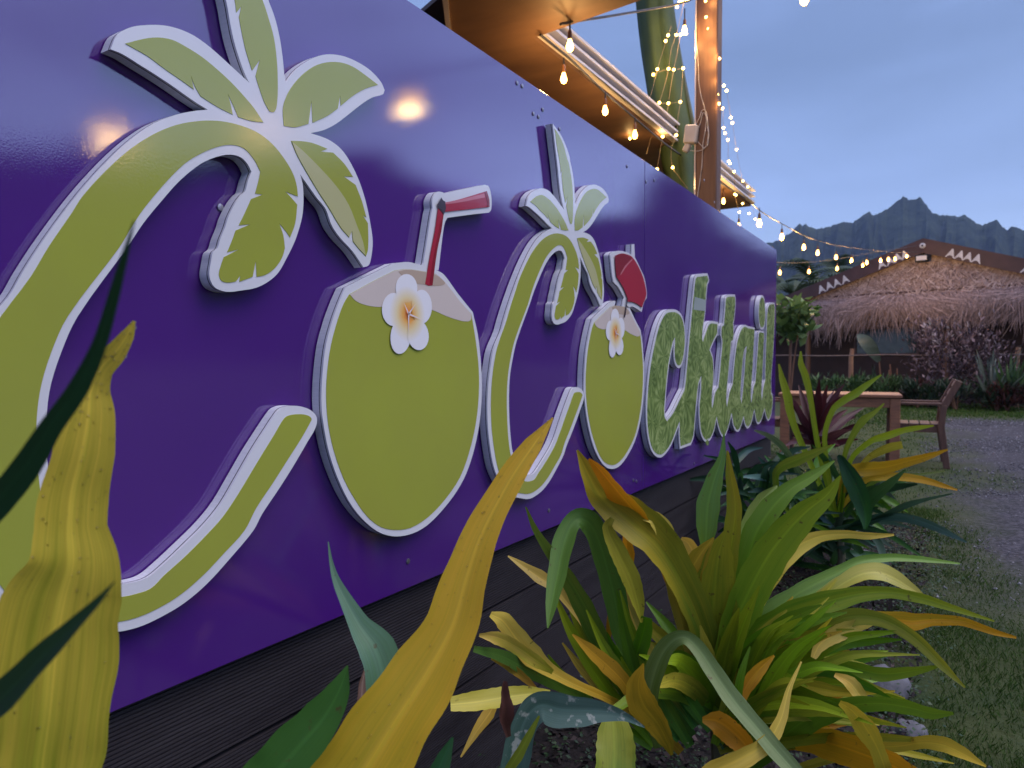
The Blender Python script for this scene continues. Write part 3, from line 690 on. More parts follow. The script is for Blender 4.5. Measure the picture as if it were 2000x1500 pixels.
for j in range(len(ys) - 1):
    for i in range(nx - 1):
        a = j * nx + i; Tt += [(a, a + 1, a + nx + 1), (a, a + nx + 1, a + nx)]
o = fastmesh('ground', V, Tt, ground_mat(), kind='structure', smooth=True, col=tint)

# grass blades: denser near the path's edge that is close by, thinning with distance
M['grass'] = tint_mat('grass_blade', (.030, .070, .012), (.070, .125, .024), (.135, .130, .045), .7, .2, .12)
rg = np.random.RandomState(3)
Vg, Tg, Cg = [], [], []
def blades(n, xr, yfun, hmin, hmax, wid):
    k = 0
    for _ in range(n):
        y = yfun(); x = rg.uniform(*xr)
        x += .06 * (y - 2)
        pm = path_mask(x, y)
        if rg.rand() < pm * 1.15: continue
        edge = -.12 + .10 * math.sin(y * 3.1) + .05 * math.sin(y * 7.3)
        if x < edge and y < 5.3 and rg.rand() > .12: continue
        cl = mnoise.noise(Vector((x * 3.2, y * 3.2, 9.))) 
        h = rg.uniform(hmin, hmax) * (1 + .6 * cl) * (1 - .55 * pm)
        a = rg.uniform(0, 2 * PI); lean = rg.uniform(.1, .9) * h
        dx, dy_ = math.cos(a) * lean, math.sin(a) * lean
        b = rg.uniform(0, 2 * PI); w = wid * rg.uniform(.7, 1.3) * (1 + .10 * max(0, y - 3))
        wx, wy = math.cos(b) * w, math.sin(b) * w
        i = len(Vg)
        Vg.extend([(x - wx, y - wy, 0), (x + wx, y + wy, 0), (x + dx * .4 + wx * .7, y + dy_ * .4 + wy * .7, h * .6), (x + dx, y + dy_, h)])
        Tg.extend([(i, i + 1, i + 2), (i, i + 2, i + 3)])
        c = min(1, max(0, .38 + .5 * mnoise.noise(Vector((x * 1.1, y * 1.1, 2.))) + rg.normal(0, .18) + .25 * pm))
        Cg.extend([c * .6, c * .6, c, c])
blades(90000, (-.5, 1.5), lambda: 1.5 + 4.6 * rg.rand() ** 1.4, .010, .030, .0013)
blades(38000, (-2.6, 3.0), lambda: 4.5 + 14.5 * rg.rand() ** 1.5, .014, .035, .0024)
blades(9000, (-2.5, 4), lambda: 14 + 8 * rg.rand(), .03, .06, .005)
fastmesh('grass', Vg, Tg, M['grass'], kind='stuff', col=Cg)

# loose stones of the track
M['gravel'] = tint_mat('gravel_stone', (.045, .045, .055), (.17, .17, .19), (.38, .38, .42), .6)
OCT = np.array([(1, 0, 0), (-1, 0, 0), (0, 1, 0), (0, -1, 0), (0, 0, 1), (0, 0, -.6)], float)
OT = np.array([(0, 2, 4), (2, 1, 4), (1, 3, 4), (3, 0, 4), (2, 0, 5), (1, 2, 5), (3, 1, 5), (0, 3, 5)])
Vp, Tp, Cp = [], [], []
cnt = 0
for _ in range(60000):
    y = 2.0 + 14.5 * rg.rand() ** 1.5; x = rg.uniform(-.6, 2.6) + .05 * (y - 5)
    if rg.rand() > path_mask(x, y) + .012: continue
    if x < -.15 and y < 5.3: continue
    s = rg.uniform(.003, .010) * (1 + .05 * y); a = rg.uniform(0, PI)
    sc = s * rg.uniform(.6, 1.3, 3); sc[2] *= .7
    q = OCT * sc + rg.normal(0, s * .12, (6, 3))
    R2 = np.array([[math.cos(a), -math.sin(a), 0], [math.sin(a), math.cos(a), 0], [0, 0, 1]])
    q = q @ R2.T + np.array([x, y, s * .25])
    i = len(Vp) ; Vp.extend(q.tolist()); Tp.extend((OT + i).tolist())
    c = min(1, abs(rg.normal(.25, .25))); Cp.extend([c] * 6); cnt += 1
    if cnt > 14000: break
fastmesh('gravel', Vp, Tp, M['gravel'], kind='stuff', col=Cp)

# mulch chips and small weeds in the bed
M['mulch'] = tint_mat('mulch_chip', (.008, .006, .006), (.030, .020, .018), (.10, .07, .07), .8)
Vp, Tp, Cp = [], [], []
for _ in range(9000):
    y = rg.uniform(.8, 5.4); x = rg.uniform(-.93, -.05)
    L_ = rg.uniform(.004, .016); w = L_ * rg.uniform(.25, .6); a = rg.uniform(0, PI); tl = rg.normal(0, .5)
    d = np.array([math.cos(a) * math.cos(tl), math.sin(a) * math.cos(tl), math.sin(tl)]); e = np.array([-math.sin(a), math.cos(a), rg.normal(0, .3)])
    c = np.array([x, y, .034 + rg.uniform(0, .012)]); i = len(Vp)
    Vp.extend([c - d * L_ - e * w, c - d * L_ * .8 + e * w, c + d * L_ + e * w * .7, c + d * L_ * .9 - e * w]); Tp.extend([(i, i + 1, i + 2), (i, i + 2, i + 3)])
    Cp.extend([min(1, abs(rg.normal(.3, .25)))] * 4)
fastmesh('mulch', Vp, Tp, M['mulch'], kind='stuff', col=Cp)
M['weed'] = tint_mat('weed_leaf', (.018, .045, .016), (.04, .085, .03), (.10, .13, .07), .5, .2)
Vp, Tp, Cp = [], [], []
for _ in range(1100):
    y = rg.uniform(1.0, 5.2); x = rg.uniform(-.93, -.15) if rg.rand() < .75 else rg.uniform(-.25, .02)
    hh = rg.uniform(.03, .12)
    for _k in range(rg.randint(8, 20)):
        px_, py_, pz_ = x + rg.normal(0, hh * .5), y + rg.normal(0, hh * .5), .03 + rg.uniform(0, hh)
        L_ = rg.uniform(.006, .016); a = rg.uniform(0, 2 * PI); d = np.array([math.cos(a), math.sin(a), rg.uniform(-.4, .5)]); e = np.array([-math.sin(a), math.cos(a), rg.normal(0, .4)])
        c = np.array([px_, py_, pz_]); i = len(Vp)
        Vp.extend([c, c + d * L_ * .5 + e * L_ * .35, c + d * L_, c + d * L_ * .5 - e * L_ * .35]); Tp.extend([(i, i + 1, i + 2), (i, i + 2, i + 3)])
        Cp.extend([min(1, abs(rg.normal(.3, .3)))] * 4)
fastmesh('weeds', Vp, Tp, M['weed'], kind='stuff', col=Cp)

# rocks edging the bed
M['rock'] = mat('pale_rock', (.15, .145, .16), (.07, .07, .078), .75, 9, .6, 40)
def rock(loc, sz, seed, label):
    bm = bmesh.new(); bmesh.ops.create_icosphere(bm, subdivisions=3, radius=1)
    for v in bm.verts:
        n = v.co.normalized(); k = 1 + .28 * mnoise.noise(n * 1.3 + Vector((seed, 0, 0))) + .10 * mnoise.noise(n * 3.5 + Vector((0, seed, 0)))
        v.co = Vector((n.x * sz[0], n.y * sz[1], n.z * sz[2])) * k
    me = bpy.data.meshes.new('rock'); bm.to_mesh(me); bm.free(); me.polygons.foreach_set('use_smooth', [True] * len(me.polygons)); me.materials.append(M['rock'])
    o = bpy.data.objects.new('rock', me); COL.objects.link(o); o.location = loc
    return setp(o, label, 'rock', 'rocks edging the planting bed')
p = on_z(1722, 1372); rock((p.x, p.y, .05), (.075, .09, .065), 1, 'rounded pale grey rock on the bed edge under yellow leaves')
p = on_z(1775, 1440); rock((p.x, p.y, .015), (.045, .05, .03), 5, 'small grey stone nearest the viewer on the grass edge')
p = on_z(1690, 1105); rock((p.x, p.y, .03), (.09, .08, .05), 9, 'dark flat stone under the further dark green plant')

# ------------------------------------------------------------------ mountains
def mountain_mat():
    m, t, b = newmat('forested_mountain'); L = t.links.new
    tcn = nd(t, 'ShaderNodeTexCoord'); n = nd(t, 'ShaderNodeTexNoise'); n.inputs['Scale'].default_value = .02; n.inputs['Detail'].default_value = 9; n.inputs['Roughness'].default_value = .68
    L(tcn.outputs['Object'], n.inputs['Vector'])
    r = nd(t, 'ShaderNodeValToRGB'); e = r.color_ramp.elements
    e[0].position = .36; e[0].color = (.018, .032, .018, 1); e[1].position = .66; e[1].color = (.060, .082, .046, 1)
    L(n.outputs[0], r.inputs[0]); L(r.outputs[0], b.inputs['Base Color']); b.inputs['Roughness'].default_value = .9; b.inputs['Specular IOR Level'].default_value = .1
    bp = nd(t, 'ShaderNodeBump'); bp.inputs['Strength'].default_value = 1.0; bp.inputs['Distance'].default_value = 30; L(n.outputs[0], bp.inputs['Height']); L(bp.outputs[0], b.inputs['Normal'])
    return m
prof = [(1400 + x / 3.3333, 350 + y / 3.3333) for x, y in ((-400, 520), (-100, 490), (150, 450), (300, 420), (400, 400), (480, 350), (525, 300), (540, 288), (560, 305), (580, 290), (600, 310), (660, 325), (740, 305), (800, 285), (830, 278), (880, 285), (950, 235), (990, 213), (1020, 235), (1060, 220), (1110, 195), (1170, 145), (1215, 110), (1250, 135), (1290, 130), (1325, 116), (1350, 150), (1400, 215), (1450, 235), (1520, 235), (1560, 245), (1610, 230), (1660, 265), (1720, 300), (1760, 290), (1820, 260), (1860, 310), (1890, 335), (1920, 303), (1960, 320), (2000, 330))]
AE = []
for x, y in prof:
    r_ = ray(x, y); AE.append((math.degrees(math.atan2(r_.x, r_.y)), r_.z / math.hypot(r_.x, r_.y)))
def elev(az):
    if az <= AE[0][0]: return AE[0][1] * max(.3, 1 + (az - AE[0][0]) * .02)
    if az >= AE[-1][0]:
        k = az - AE[-1][0]
        TB = ((AE[-1][0], AE[-1][1]), (8, .155), (11, .145), (13.5, .16), (16, .25), (20, .255), (22, .205), (28, .19), (34, .235), (43, .285), (58, .255), (80, .22), (126, .18))
        base = .2
        for (a0, e0_), (a1, e1_) in zip(TB, TB[1:]):
            if a0 <= az <= a1: f_ = (az - a0) / (a1 - a0); f_ = f_ * f_ * (3 - 2 * f_); base = e0_ + (e1_ - e0_) * f_
        rough = min(1, k / 4)
        return base + rough * (.018 * mnoise.noise(Vector((az * .35, 0, 4))) + .014 * mnoise.noise(Vector((az * 1.3, 0, 8))))
    for i in range(len(AE) - 1):
        if AE[i][0] <= az <= AE[i + 1][0]:
            f = (az - AE[i][0]) / max(1e-6, AE[i + 1][0] - AE[i][0]); return AE[i][1] + f * (AE[i + 1][1] - AE[i][1]) + .0016 * mnoise.noise(Vector((az * 3.1, 2, 0))) + .0016 * mnoise.noise(Vector((az * 8.3, 5, 0)))
azs = lin(-60, -14, 40) + lin(-13.8, 6, 420)[0:] + lin(6.3, 125, 240)
rs = lin(330, 1500, 44) + lin(1560, 2100, 8)
V = []
for az in azs:
    a = math.radians(az); E = elev(az)
    for r_ in rs:
        x, y = math.sin(a) * r_, math.cos(a) * r_
        t_ = (r_ - 330) / 1170
        if t_ <= 1:
            k = t_ ** 1.55
            rid = abs(mnoise.noise(Vector((az * .55, r_ * .0012, 1.5)))) + .5 * abs(mnoise.noise(Vector((az * 1.6, r_ * .003, 6.1))))
            h = k * (E * 1500) * (1 - .8 * (1 - t_) ** .7 * min(1, rid * 1.7)) + .5 * (1 - t_) * t_ * 160 * mnoise.noise(Vector((az * .12, r_ * .004, 2)))
            lim = r_ * E * .97
            if t_ < 1: h = min(h, lim)
        else:
            h = E * 1500 * (1 - (t_ - 1) * 1.1)
        V.append((x, y, h + HC * min(1, t_) - 1.0 * (t_ <= 0)))
nr = len(rs); Tt = []
for i in range(len(azs) - 1):
    for j in range(nr - 1):
        a = i * nr + j; Tt += [(a, a + 1, a + nr + 1), (a, a + nr + 1, a + nr)]
fastmesh('mountain', V, Tt, mountain_mat(), kind='structure', smooth=True)

# ------------------------------------------------------------------ damp evening air
hm = bpy.data.materials.new('haze'); hm.use_nodes = True; ht = hm.node_tree
ht.nodes.remove(ht.nodes['Principled BSDF'])
pv = ht.nodes.new('ShaderNodeVolumePrincipled'); pv.inputs['Color'].default_value = (.42, .58, 1.0, 1); pv.inputs['Density'].default_value = .00015
ht.links.new(pv.outputs[0], ht.nodes['Material Output'].inputs['Volume'])
m = MB(); m.box((0, 0, 300), (5600, 5600, 606)); m.build('haze', hm, kind='stuff')

# ------------------------------------------------------------------ thatched hut at the back
HL = Vector((-4.53, 24.1, 0)); HE = Vector((6.31, -1.6, 0)).normalized(); HN = Vector((HE.y, -HE.x, 0))   # HN looks to the viewer
def hut(a, b, z): return HL + HE * a + HN * b + Vector((0, 0, z))
hutRZ = math.atan2(HE.y, HE.x)
hut_o = thing('thatched_hut', 'brown gabled hut with palm thatch on its gable and ragged thatch eaves', 'hut', tuple(HL), hutRZ)
# inside the empty's frame: x along the facade, -y towards the viewer
def hl(a, b, z): return Vector((a, -b, z))
AR, ZR, ZE = 4.2, 4.42, 2.98          # ridge position, ridge height, eave height
SLP = (ZR - ZE) / AR
M['hut_wall'] = mat('dark_hut_wall', (.045, .024, .020), (.028, .016, .014), .8, 3)
M['hut_roof'] = mat('brown_roof_sheet', (.075, .040, .038), (.055, .030, .030), .6, 4)
M['barge'] = mat('brown_barge_board', (.085, .042, .040), (.06, .030, .030), .55, 3)
M['white_paint'] = mat('white_paint_flat', (.75, .73, .74), None, .6)
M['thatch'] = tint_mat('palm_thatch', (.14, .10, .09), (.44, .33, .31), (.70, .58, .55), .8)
M['thatch_core'] = mat('thatch_core', (.34, .25, .225), (.20, .145, .13), .9, 14, .8, 50, (1, 1, 6))
m = MB(); m.box(hl(4.2, -.06, ZE / 2), (8.6, .10, ZE)); m.build('wall', M['hut_wall'], hut_o)
m = MB(); m.v = [hl(-.1, -.01, ZE - .05), hl(8.5, -.01, ZE - .05), hl(AR, -.01, ZR - .06), hl(-.1, -.12, ZE - .05), hl(8.5, -.12, ZE - .05), hl(AR, -.12, ZR - .06)]
m.f = [(0, 1, 2), (5, 4, 3), (0, 3, 4, 1), (1, 4, 5, 2), (2, 5, 3, 0)]; m.build('gable_wall', M['thatch_core'], hut_o)
for s in (-1, 1):
    m = MB(); e0 = AR + s * 5.3
    A, B = hl(AR, .24, ZR), hl(e0, .24, ZR - 5.3 * SLP); A2, B2 = hl(AR, -8.5, ZR), hl(e0, -8.5, ZR - 5.3 * SLP)
    up = Vector((0, 0, .07)); m.v = [A, B, B2, A2, A + up, B + up, B2 + up, A2 + up]
    m.f = [(0, 1, 2, 3), (7, 6, 5, 4), (0, 4, 5, 1), (1, 5, 6, 2), (2, 6, 7, 3), (3, 7, 4, 0)]; m.build('roof', M['hut_roof'], hut_o)
    m = MB(); hb = .40
    q = [hl(AR, .245, ZR + .09), hl(e0, .245, ZR + .09 - 5.3 * SLP), hl(e0, .245, ZR + .09 - hb - 5.3 * SLP), hl(AR, .245, ZR + .09 - hb)]
    m.v = q + [v + Vector((0, -.035, 0)) for v in q]; m.f = [(0, 1, 2, 3), (7, 6, 5, 4), (0, 4, 5, 1), (1, 5, 6, 2), (2, 6, 7, 3), (3, 7, 4, 0)]
    m.build('barge_board', M['barge'], hut_o)
def tooth(a, s, w=.30):
    """white shark-tooth ornament painted on the barge board, cut out of thin sheet"""
    z = ZR + .09 - abs(a - AR) * SLP - .38
    d = Vector((s * 1.0, 0, -SLP)).normalized() * (1 if s > 0 else -1); n = Vector((-d.z, 0, d.x)) if d.x > 0 else Vector((d.z, 0, -d.x))
    if n.z < 0: n = -n
    o = hl(a, .285, z)
    pts = [(-.5, 0), (-.36, .03), (-.26, .17), (-.10, .28), (.10, .28), (.26, .17), (.36, .03), (.5, 0), (.40, .22), (.08, 1.0), (0, 1.05), (-.08, 1.0), (-.40, .22)]
    P2 = [o + d * (x * w) + n * (y * w) for x, y in pts]
    V = P2 + [v + Vector((0, .02, 0)) for v in P2]; k = len(P2)
    tri = tessellate_polygon([[Vector((x, y, 0)) for x, y in pts]])
    F = [t for t in tri] + [tuple(k + i for i in t[::-1]) for t in tri] + [(i, (i + 1) % k, k + (i + 1) % k, k + i) for i in range(k)]
    mobj('tooth_ornament', V, F, M['white_paint'], hut_o)
def a_at(px):       # facade coordinate under picture column px (at the barge board)
    r_ = ray(px, 540); d = HE; n0 = HL + HN * .285
    # solve CAM + r t = n0 + HE a (horizontal)
    det = r_.x * (-d.y) + r_.y * d.x
    a = (r_.x * (n0.y) - r_.y * (n0.x)) / -det if abs(det) > 1e-9 else 0
    # numeric fallback
    best = None
    for k in range(1300):
        aa = -1 + k * .01; w_ = n0 + d * aa; v = w_ - CAM; Z = v.dot(FW); X = CX + FPX * v.dot(RT) / Z
        if best is None or abs(X - px) < best[0]: best = (abs(X - px), aa)
    return best[1]
for px in (1604, 1619, 1634, 1650, 1720, 1737, 1752, 1766): tooth(a_at(px), -1, .235)
for px in (1849, 1867, 1883, 1900, 1996): tooth(a_at(px), 1, .235)
for k in range(3): tooth(a_at(1996) + .28 * (k + 1), 1, .27)
m = MB(); m.lathe(hl(AR, .29, ZR - .12), [(.075, 0), (.075, .03), (.05, .045)], 14, Matrix(((1, 0, 0), (0, 0, -1), (0, 1, 0)))); m.build('ridge_disc', M['white_paint'], hut_o)
m = MB(); m.lathe(hl(AR, .34, ZR - .12), [(.028, 0), (.02, .02)], 10, Matrix(((1, 0, 0), (0, 0, -1), (0, 1, 0)))); m.build('disc_hub', M['dark'], hut_o)
fl = MB(); fl.box(hl(AR, .34, ZR - .47), (.34, .10, .20), None, .02); fo = fl.build('floodlight', M['dark'], hut_o)
m = MB(); m.box(hl(AR, .396, ZR - .465), (.26, .012, .12)); m.build('lens', M['gutter'], fo)
m = MB(); m.bar(hl(AR, .28, ZR - .38), hl(AR, .05, ZR - .25), .03, .03); m.build('bracket', M['dark'], fo)
m = MB(); m.box(hl(4.2, .07, ZE + .10), (8.9, .05, .05)); m.build('batten', M['barge'], hut_o)
# gable thatch: overlapping strips of palm leaf
def strips(name, n, gen, parent, mat_):
    Vp, Tp, Cp = [], [], []
    for _ in range(n):
        r_ = gen()
        if r_ is None: continue
        a, b, w, c = r_            # start, end, half width, tint
        a, b = Vector(a), Vector(b); d = (b - a); sd_ = d.cross(Vector((0, -1, .2)))
        if sd_.length < 1e-5: continue
        sd_.normalize(); sd_ *= w; mid = a + d * .5 + Vector((0, -rnd.uniform(0, .03), 0))
        i = len(Vp)
        Vp += [a - sd_, a + sd_, mid + sd_, mid - sd_, b + sd_ * .25, b - sd_ * .25]
        Tp += [(i, i + 1, i + 2), (i, i + 2, i + 3), (i + 3, i + 2, i + 4), (i + 3, i + 4, i + 5)]
        Cp += [c * .8, c * .8, c, c, min(1, c * 1.1), min(1, c * 1.1)]
    return fastmesh(name, [tuple(v) for v in Vp], Tp, mat_, parent, 'stuff', col=Cp)
def g_gable():
    a = rnd.uniform(-.2, 8.6); zm = ZR - .12 - abs(a - AR) * SLP
    if zm < ZE: return None
    z = rnd.uniform(ZE + .02, zm); an = rnd.choice((-1, 1)) * rnd.gauss(.75, .35); L_ = rnd.uniform(.12, .34)
    p = hl(a, .03 + .05 * rnd.random(), z); q = p + Vector((math.sin(an) * L_, -.05 * rnd.random(), -math.cos(an) * L_))
    return p, q, rnd.uniform(.006, .016), max(0, min(1, rnd.gauss(.62, .22) - .25 * (1 if rnd.random() < .2 else 0)))
strips('gable_thatch', 9000, g_gable, hut_o, M['thatch'])
def g_eave():
    a = rnd.uniform(-.9, 9.4); t_ = rnd.random() ** .8
    top = hl(a, .05 + .75 * t_, ZE + .06 - .55 * t_ + rnd.uniform(-.03, .05)); L_ = rnd.uniform(.2, .7)
    an = .55 * math.sin(a * 1.7) + rnd.gauss(0, .35)
    end = top + Vector((math.sin(an) * L_, -.35 * L_ * (1 - t_ * .6), -math.cos(an) * L_ * (.55 + .45 * t_)))
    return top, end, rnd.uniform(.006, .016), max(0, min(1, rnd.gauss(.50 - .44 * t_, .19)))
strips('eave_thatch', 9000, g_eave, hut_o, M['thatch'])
def g_hang():
    a = rnd.uniform(-.9, 9.4); b = rnd.uniform(.55, .9); L_ = rnd.uniform(.2, .5) + (.45 if rnd.random() < .12 else 0)
    top = hl(a, b, ZE - .45 - .1 * rnd.random() + .12 * math.sin(a * 2.3)); an = rnd.gauss(0, .28) + .3 * math.sin(a * 1.9)
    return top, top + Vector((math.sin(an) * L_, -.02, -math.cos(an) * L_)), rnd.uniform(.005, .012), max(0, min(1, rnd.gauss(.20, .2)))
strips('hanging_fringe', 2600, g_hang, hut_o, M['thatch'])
m = MB(); m.v = [hl(-.9, .02, ZE + .04), hl(9.4, .02, ZE + .04), hl(9.4, .78, ZE - .5), hl(-.9, .78, ZE - .5)]; m.v += [v + Vector((0, 0, -.08)) for v in m.v]
m.f = [(0, 1, 2, 3), (7, 6, 5, 4), (0, 4, 5, 1), (1, 5, 6, 2), (2, 6, 7, 3), (3, 7, 4, 0)]; m.build('eave_core', M['thatch_core'], hut_o)
for a in (1.2, 4.9, 8.0):
    m = MB(); m.tube([hl(a, .6, 0), hl(a, .6, ZE - .45)], .08, 8); m.build('post', M['wood_post'], hut_o)
# glazed opening
M['glass_dark'] = mat('reflective_pane', (.05, .075, .070), (.025, .045, .045), .12, 5, 0, spec=.8)
w0, w1 = a_at(1662) , a_at(1786)
wf = MB()
for c, d in (((w0, .0, 1.72), (.07, .05, .84)), ((w1, 0, 1.72), (.07, .05, .84)), (((w0 + w1) / 2, 0, 2.11), (w1 - w0 - .07, .05, .06)), (((w0 + w1) / 2, 0, 1.33), (w1 - w0 - .07, .05, .06))):
    wf.box(hl(c[0], c[1] + .02, c[2]), d)
wfo = wf.build('window', M['barge'], hut_o)
m = MB(); m.box(hl((w0 + w1) / 2, .0, 1.72), (w1 - w0 - .075, .02, .72)); m.build('pane', M['glass_dark'], wfo)

# ------------------------------------------------------------------ garden before the hut
def leafpoly(Vp, Tp, Cp, c, d, n, L_, w, tint):
    """one pointed leaf: base c, direction d, surface normal n, folded along the middle"""
    d = d.normalized(); s = d.cross(n)
    if s.length < 1e-4: s = d.cross(Vector((.3, .5, .8)))
    s.normalize(); n2 = s.cross(d)
    m1 = c + d * (L_ * .42) + n2 * (-.03 * L_); i = len(Vp)
    Vp += [c, m1 + s * w + n2 * (.25 * w), c + d * L_ - n2 * (.14 * L_), m1 - s * w + n2 * (.25 * w), m1]
    Tp += [(i, i + 4, i + 1), (i + 4, i + 2, i + 1), (i, i + 3, i + 4), (i + 3, i + 2, i + 4)]
    Cp += [tint * .8, tint, tint, tint, tint * .9]
def shrub(label, cat, base, dims, nleaf, L_, w, m_, group=None, stems=5, name='garden_shrub', upward=.3, clumps=14, seed=0, smat='wood_post', zlow=.25):
    r_ = random.Random(seed); o = thing(name, label, cat, tuple(base), 0, group)
    cl = [Vector((r_.gauss(0, .42) * dims[0], r_.gauss(0, .42) * dims[1], dims[2] * (zlow + (1 - zlow) * r_.random()))) for _ in range(clumps)]
    Vp, Tp, Cp = [], [], []
    for _ in range(nleaf):
        k = r_.choice(cl); rr = .24 * max(dims) if zlow < .5 else .7 * dims[0]
        c = k + Vector((r_.gauss(0, rr * .55), r_.gauss(0, rr * .55), r_.gauss(0, rr * .5)))
        if c.z < .02: c.z = .02 + .1 * r_.random()
        d = (c - Vector((k.x * .4, k.y * .4, k.z * .5))); d = d.normalized() * .6 + Vector((r_.gauss(0, .6), r_.gauss(0, .6), r_.gauss(upward, .5)))
        if d.length < .05: d = Vector((0, 0, 1))
        leafpoly(Vp, Tp, Cp, c, d, Vector((r_.gauss(0, .4), r_.gauss(0, .4), 1)), L_ * r_.uniform(.6, 1.3), w * r_.uniform(.7, 1.3), min(1, max(0, r_.gauss(.45, .28))))
    fastmesh('foliage', [tuple(v) for v in Vp], Tp, M[m_], o, col=Cp)
    s = MB()
    for k in cl[:stems]: s.tube([(r_.gauss(0, .03), r_.gauss(0, .03), 0), (k.x * .4, k.y * .4, k.z * .55), tuple(k)], [.022, .015, .007], 5)
    s.build('stem', M[smat], o)
    return o
M['purple_leaf'] = tint_mat('purple_leaf', (.035, .022, .028), (.13, .085, .10), (.34, .25, .27), .45, .15, .5)
M['mid_leaf'] = tint_mat('mid_green_leaf', (.024, .055, .018), (.062, .13, .042), (.12, .20, .08), .5, .2)
M['dark_leaf'] = tint_mat('dark_green_leaf', (.010, .022, .013), (.022, .048, .024), (.05, .08, .04), .5, .2)
M['bright_leaf'] = tint_mat('bright_broad_leaf', (.045, .10, .030), (.11, .20, .07), (.19, .29, .12), .4, .25)
M['red_leaf'] = tint_mat('dull_red_leaf', (.035, .014, .014), (.09, .032, .028), (.15, .07, .05), .5, .2)
M['silver_leaf'] = tint_mat('silvery_leaf', (.06, .085, .07), (.13, .17, .14), (.22, .26, .22), .5, .15)
def at(px, Z, z=0.0):
    p = P(px, 709, Z); return Vector((p.x, p.y, z))
shrub('tall purple-leaved shrub with pale leaf tips in front of the hut', 'shrub', at(1858, 17.4), (.85, .6, 1.85), 1500, .15, .028, 'purple_leaf', None, 8, upward=.5, clumps=20, seed=2)
shrub('smaller purple-leaved shrub spreading right of the tall one', 'shrub', at(1925, 17.2), (.7, .5, 1.15), 800, .14, .027, 'purple_leaf', None, 6, upward=.3, clumps=14, seed=3)
shrub('bushy leafy green tree top showing past the end of the purple board', 'tree', at(1541, 12.4), (.30, .28, 2.0), 300, .22, .07, 'bright_leaf', None, 5, name='broadleaf_tree', upward=.0, clumps=14, seed=4, zlow=.76)
gid = 0
gr = 'low green clumps along the hut garden'
for px, Z, h, w_, mt, lab in ((1600, 18.6, .55, .6, 'mid_leaf', 'low green clump left of the fence post'), (1645, 18.4, .62, .55, 'mid_leaf', 'green clump at the foot of the fence post'), (1692, 18.2, .62, .6, 'mid_leaf', 'green clump right of the fence post'), (1735, 17.9, .55, .6, 'mid_leaf', 'green clump behind the right end of the timber table'), (1772, 17.6, .42, .55, 'dark_leaf', 'dark low clump behind the wooden chair'), (1815, 17.0, .50, .6, 'dark_leaf', 'dark low clump under the purple shrub'), (1870, 16.6, .45, .7, 'dark_leaf', 'dark low clump at the lawn edge right of the chair'), (1950, 16.2, .5, .7, 'dark_leaf', 'dark low clump under the spiky green plant'), (2030, 15.8, .6, .8, 'dark_leaf', 'dark clump at the right edge of the garden')):
    gid += 1
    shrub(lab, 'plant', at(px, Z), (w_, .4, h), 420, .20, .022, mt, gr, 3, name='garden_plant', upward=.8, clumps=9, seed=20 + gid)
shrub('dull red low plant between the table and the purple shrub', 'plant', at(1795, 17.3), (.35, .3, .5), 260, .20, .025, 'red_leaf', None, 3, name='garden_plant', upward=.8, clumps=7, seed=40)
shrub('dull red low plant at the far right of the lawn edge', 'plant', at(1970, 16.0), (.4, .3, .55), 300, .20, .025, 'red_leaf', None, 3, name='garden_plant', upward=.8, clumps=7, seed=41)
def spiky(label, base, n, L_, w, m_, seed, droop=.5, name='spiky_plant', group=None, zc=.1, cat='plant', seg=5):
    r_ = random.Random(seed); o = thing(name, label, cat, tuple(base), 0, group); Vp, Tp, Cp = [], [], []
    for _ in range(n):
        a = r_.uniform(0, 2 * PI); el = r_.uniform(.5, 1.5); l = L_ * r_.uniform(.65, 1.15); c = Vector((0, 0, zc)); d = Vector((math.cos(a) * math.cos(el), math.sin(a) * math.cos(el), math.sin(el)))
        s = Vector((-math.sin(a), math.cos(a), 0)); t_ = min(1, max(0, r_.gauss(.45, .25))); b0 = len(Vp)
        for k in range(seg + 1):
            f = k / seg; ww = w * math.sin(PI * (.12 + .88 * f)) ** .8 if f < 1 else 0
            Vp += [c - s * ww, c + s * ww]; Cp += [t_ * .8 + .2 * f * t_] * 2
            c = c + d * (l / seg); d = (d + Vector((0, 0, -droop * .25 * f))).normalized()
        for k in range(seg):
            i = b0 + 2 * k; Tp += [(i, i + 1, i + 3), (i, i + 3, i + 2)]
    fastmesh('leaves', [tuple(v) for v in Vp], Tp, M[m_], o, 'stuff', col=Cp)
    return o
spiky('grey-green spiky plant with tall upright blades right of the purple shrub', at(1938, 16.6), 34, 1.35, .035, 'silver_leaf', 5, .25)
spiky('green strap-leaved plant nearest the right edge of the hut garden', at(1975, 16.3), 46, 1.15, .04, 'mid_leaf', 6, .45)
spiky('green strap-leaved plant under the window of the hut', at(1712, 18.8), 26, .9, .03, 'dark_leaf', 7, .4)
# one large banana-like leaf in front of the pane
o = thing('banana_plant', 'short plant with one broad grey-green leaf before the hut window', 'plant', tuple(at(1705, 19.2)))
V, F = [], []
bse, tip = Vector((.15, 0, 1.12)), Vector((-.38, -.1, 1.86)); N = 12
for i in range(N + 1):
    f = i / N; c = bse.lerp(tip, f) + Vector((0, -.12 * math.sin(PI * f), .10 * math.sin(PI * f))); ww = .17 * math.sin(PI * min(1, .06 + .94 * f)) ** .7
    d = (tip - bse).normalized(); s = d.cross(Vector((0, -1, .2))).normalized()
    V += [c - s * ww + Vector((0, -.05, 0)) * (ww / .17), c, c + s * ww + Vector((0, -.05, 0)) * (ww / .17)]
for i in range(N): F += [(3 * i, 3 * i + 1, 3 * i + 4, 3 * i + 3), (3 * i + 1, 3 * i + 2, 3 * i + 5, 3 * i + 4)]
mobj('blade', V, F, M['rock'] if False else mat('banana_leaf', (.085, .125, .095), (.06, .095, .07), .4, 3, .2, 20, (1, 1, 9)), o, True)
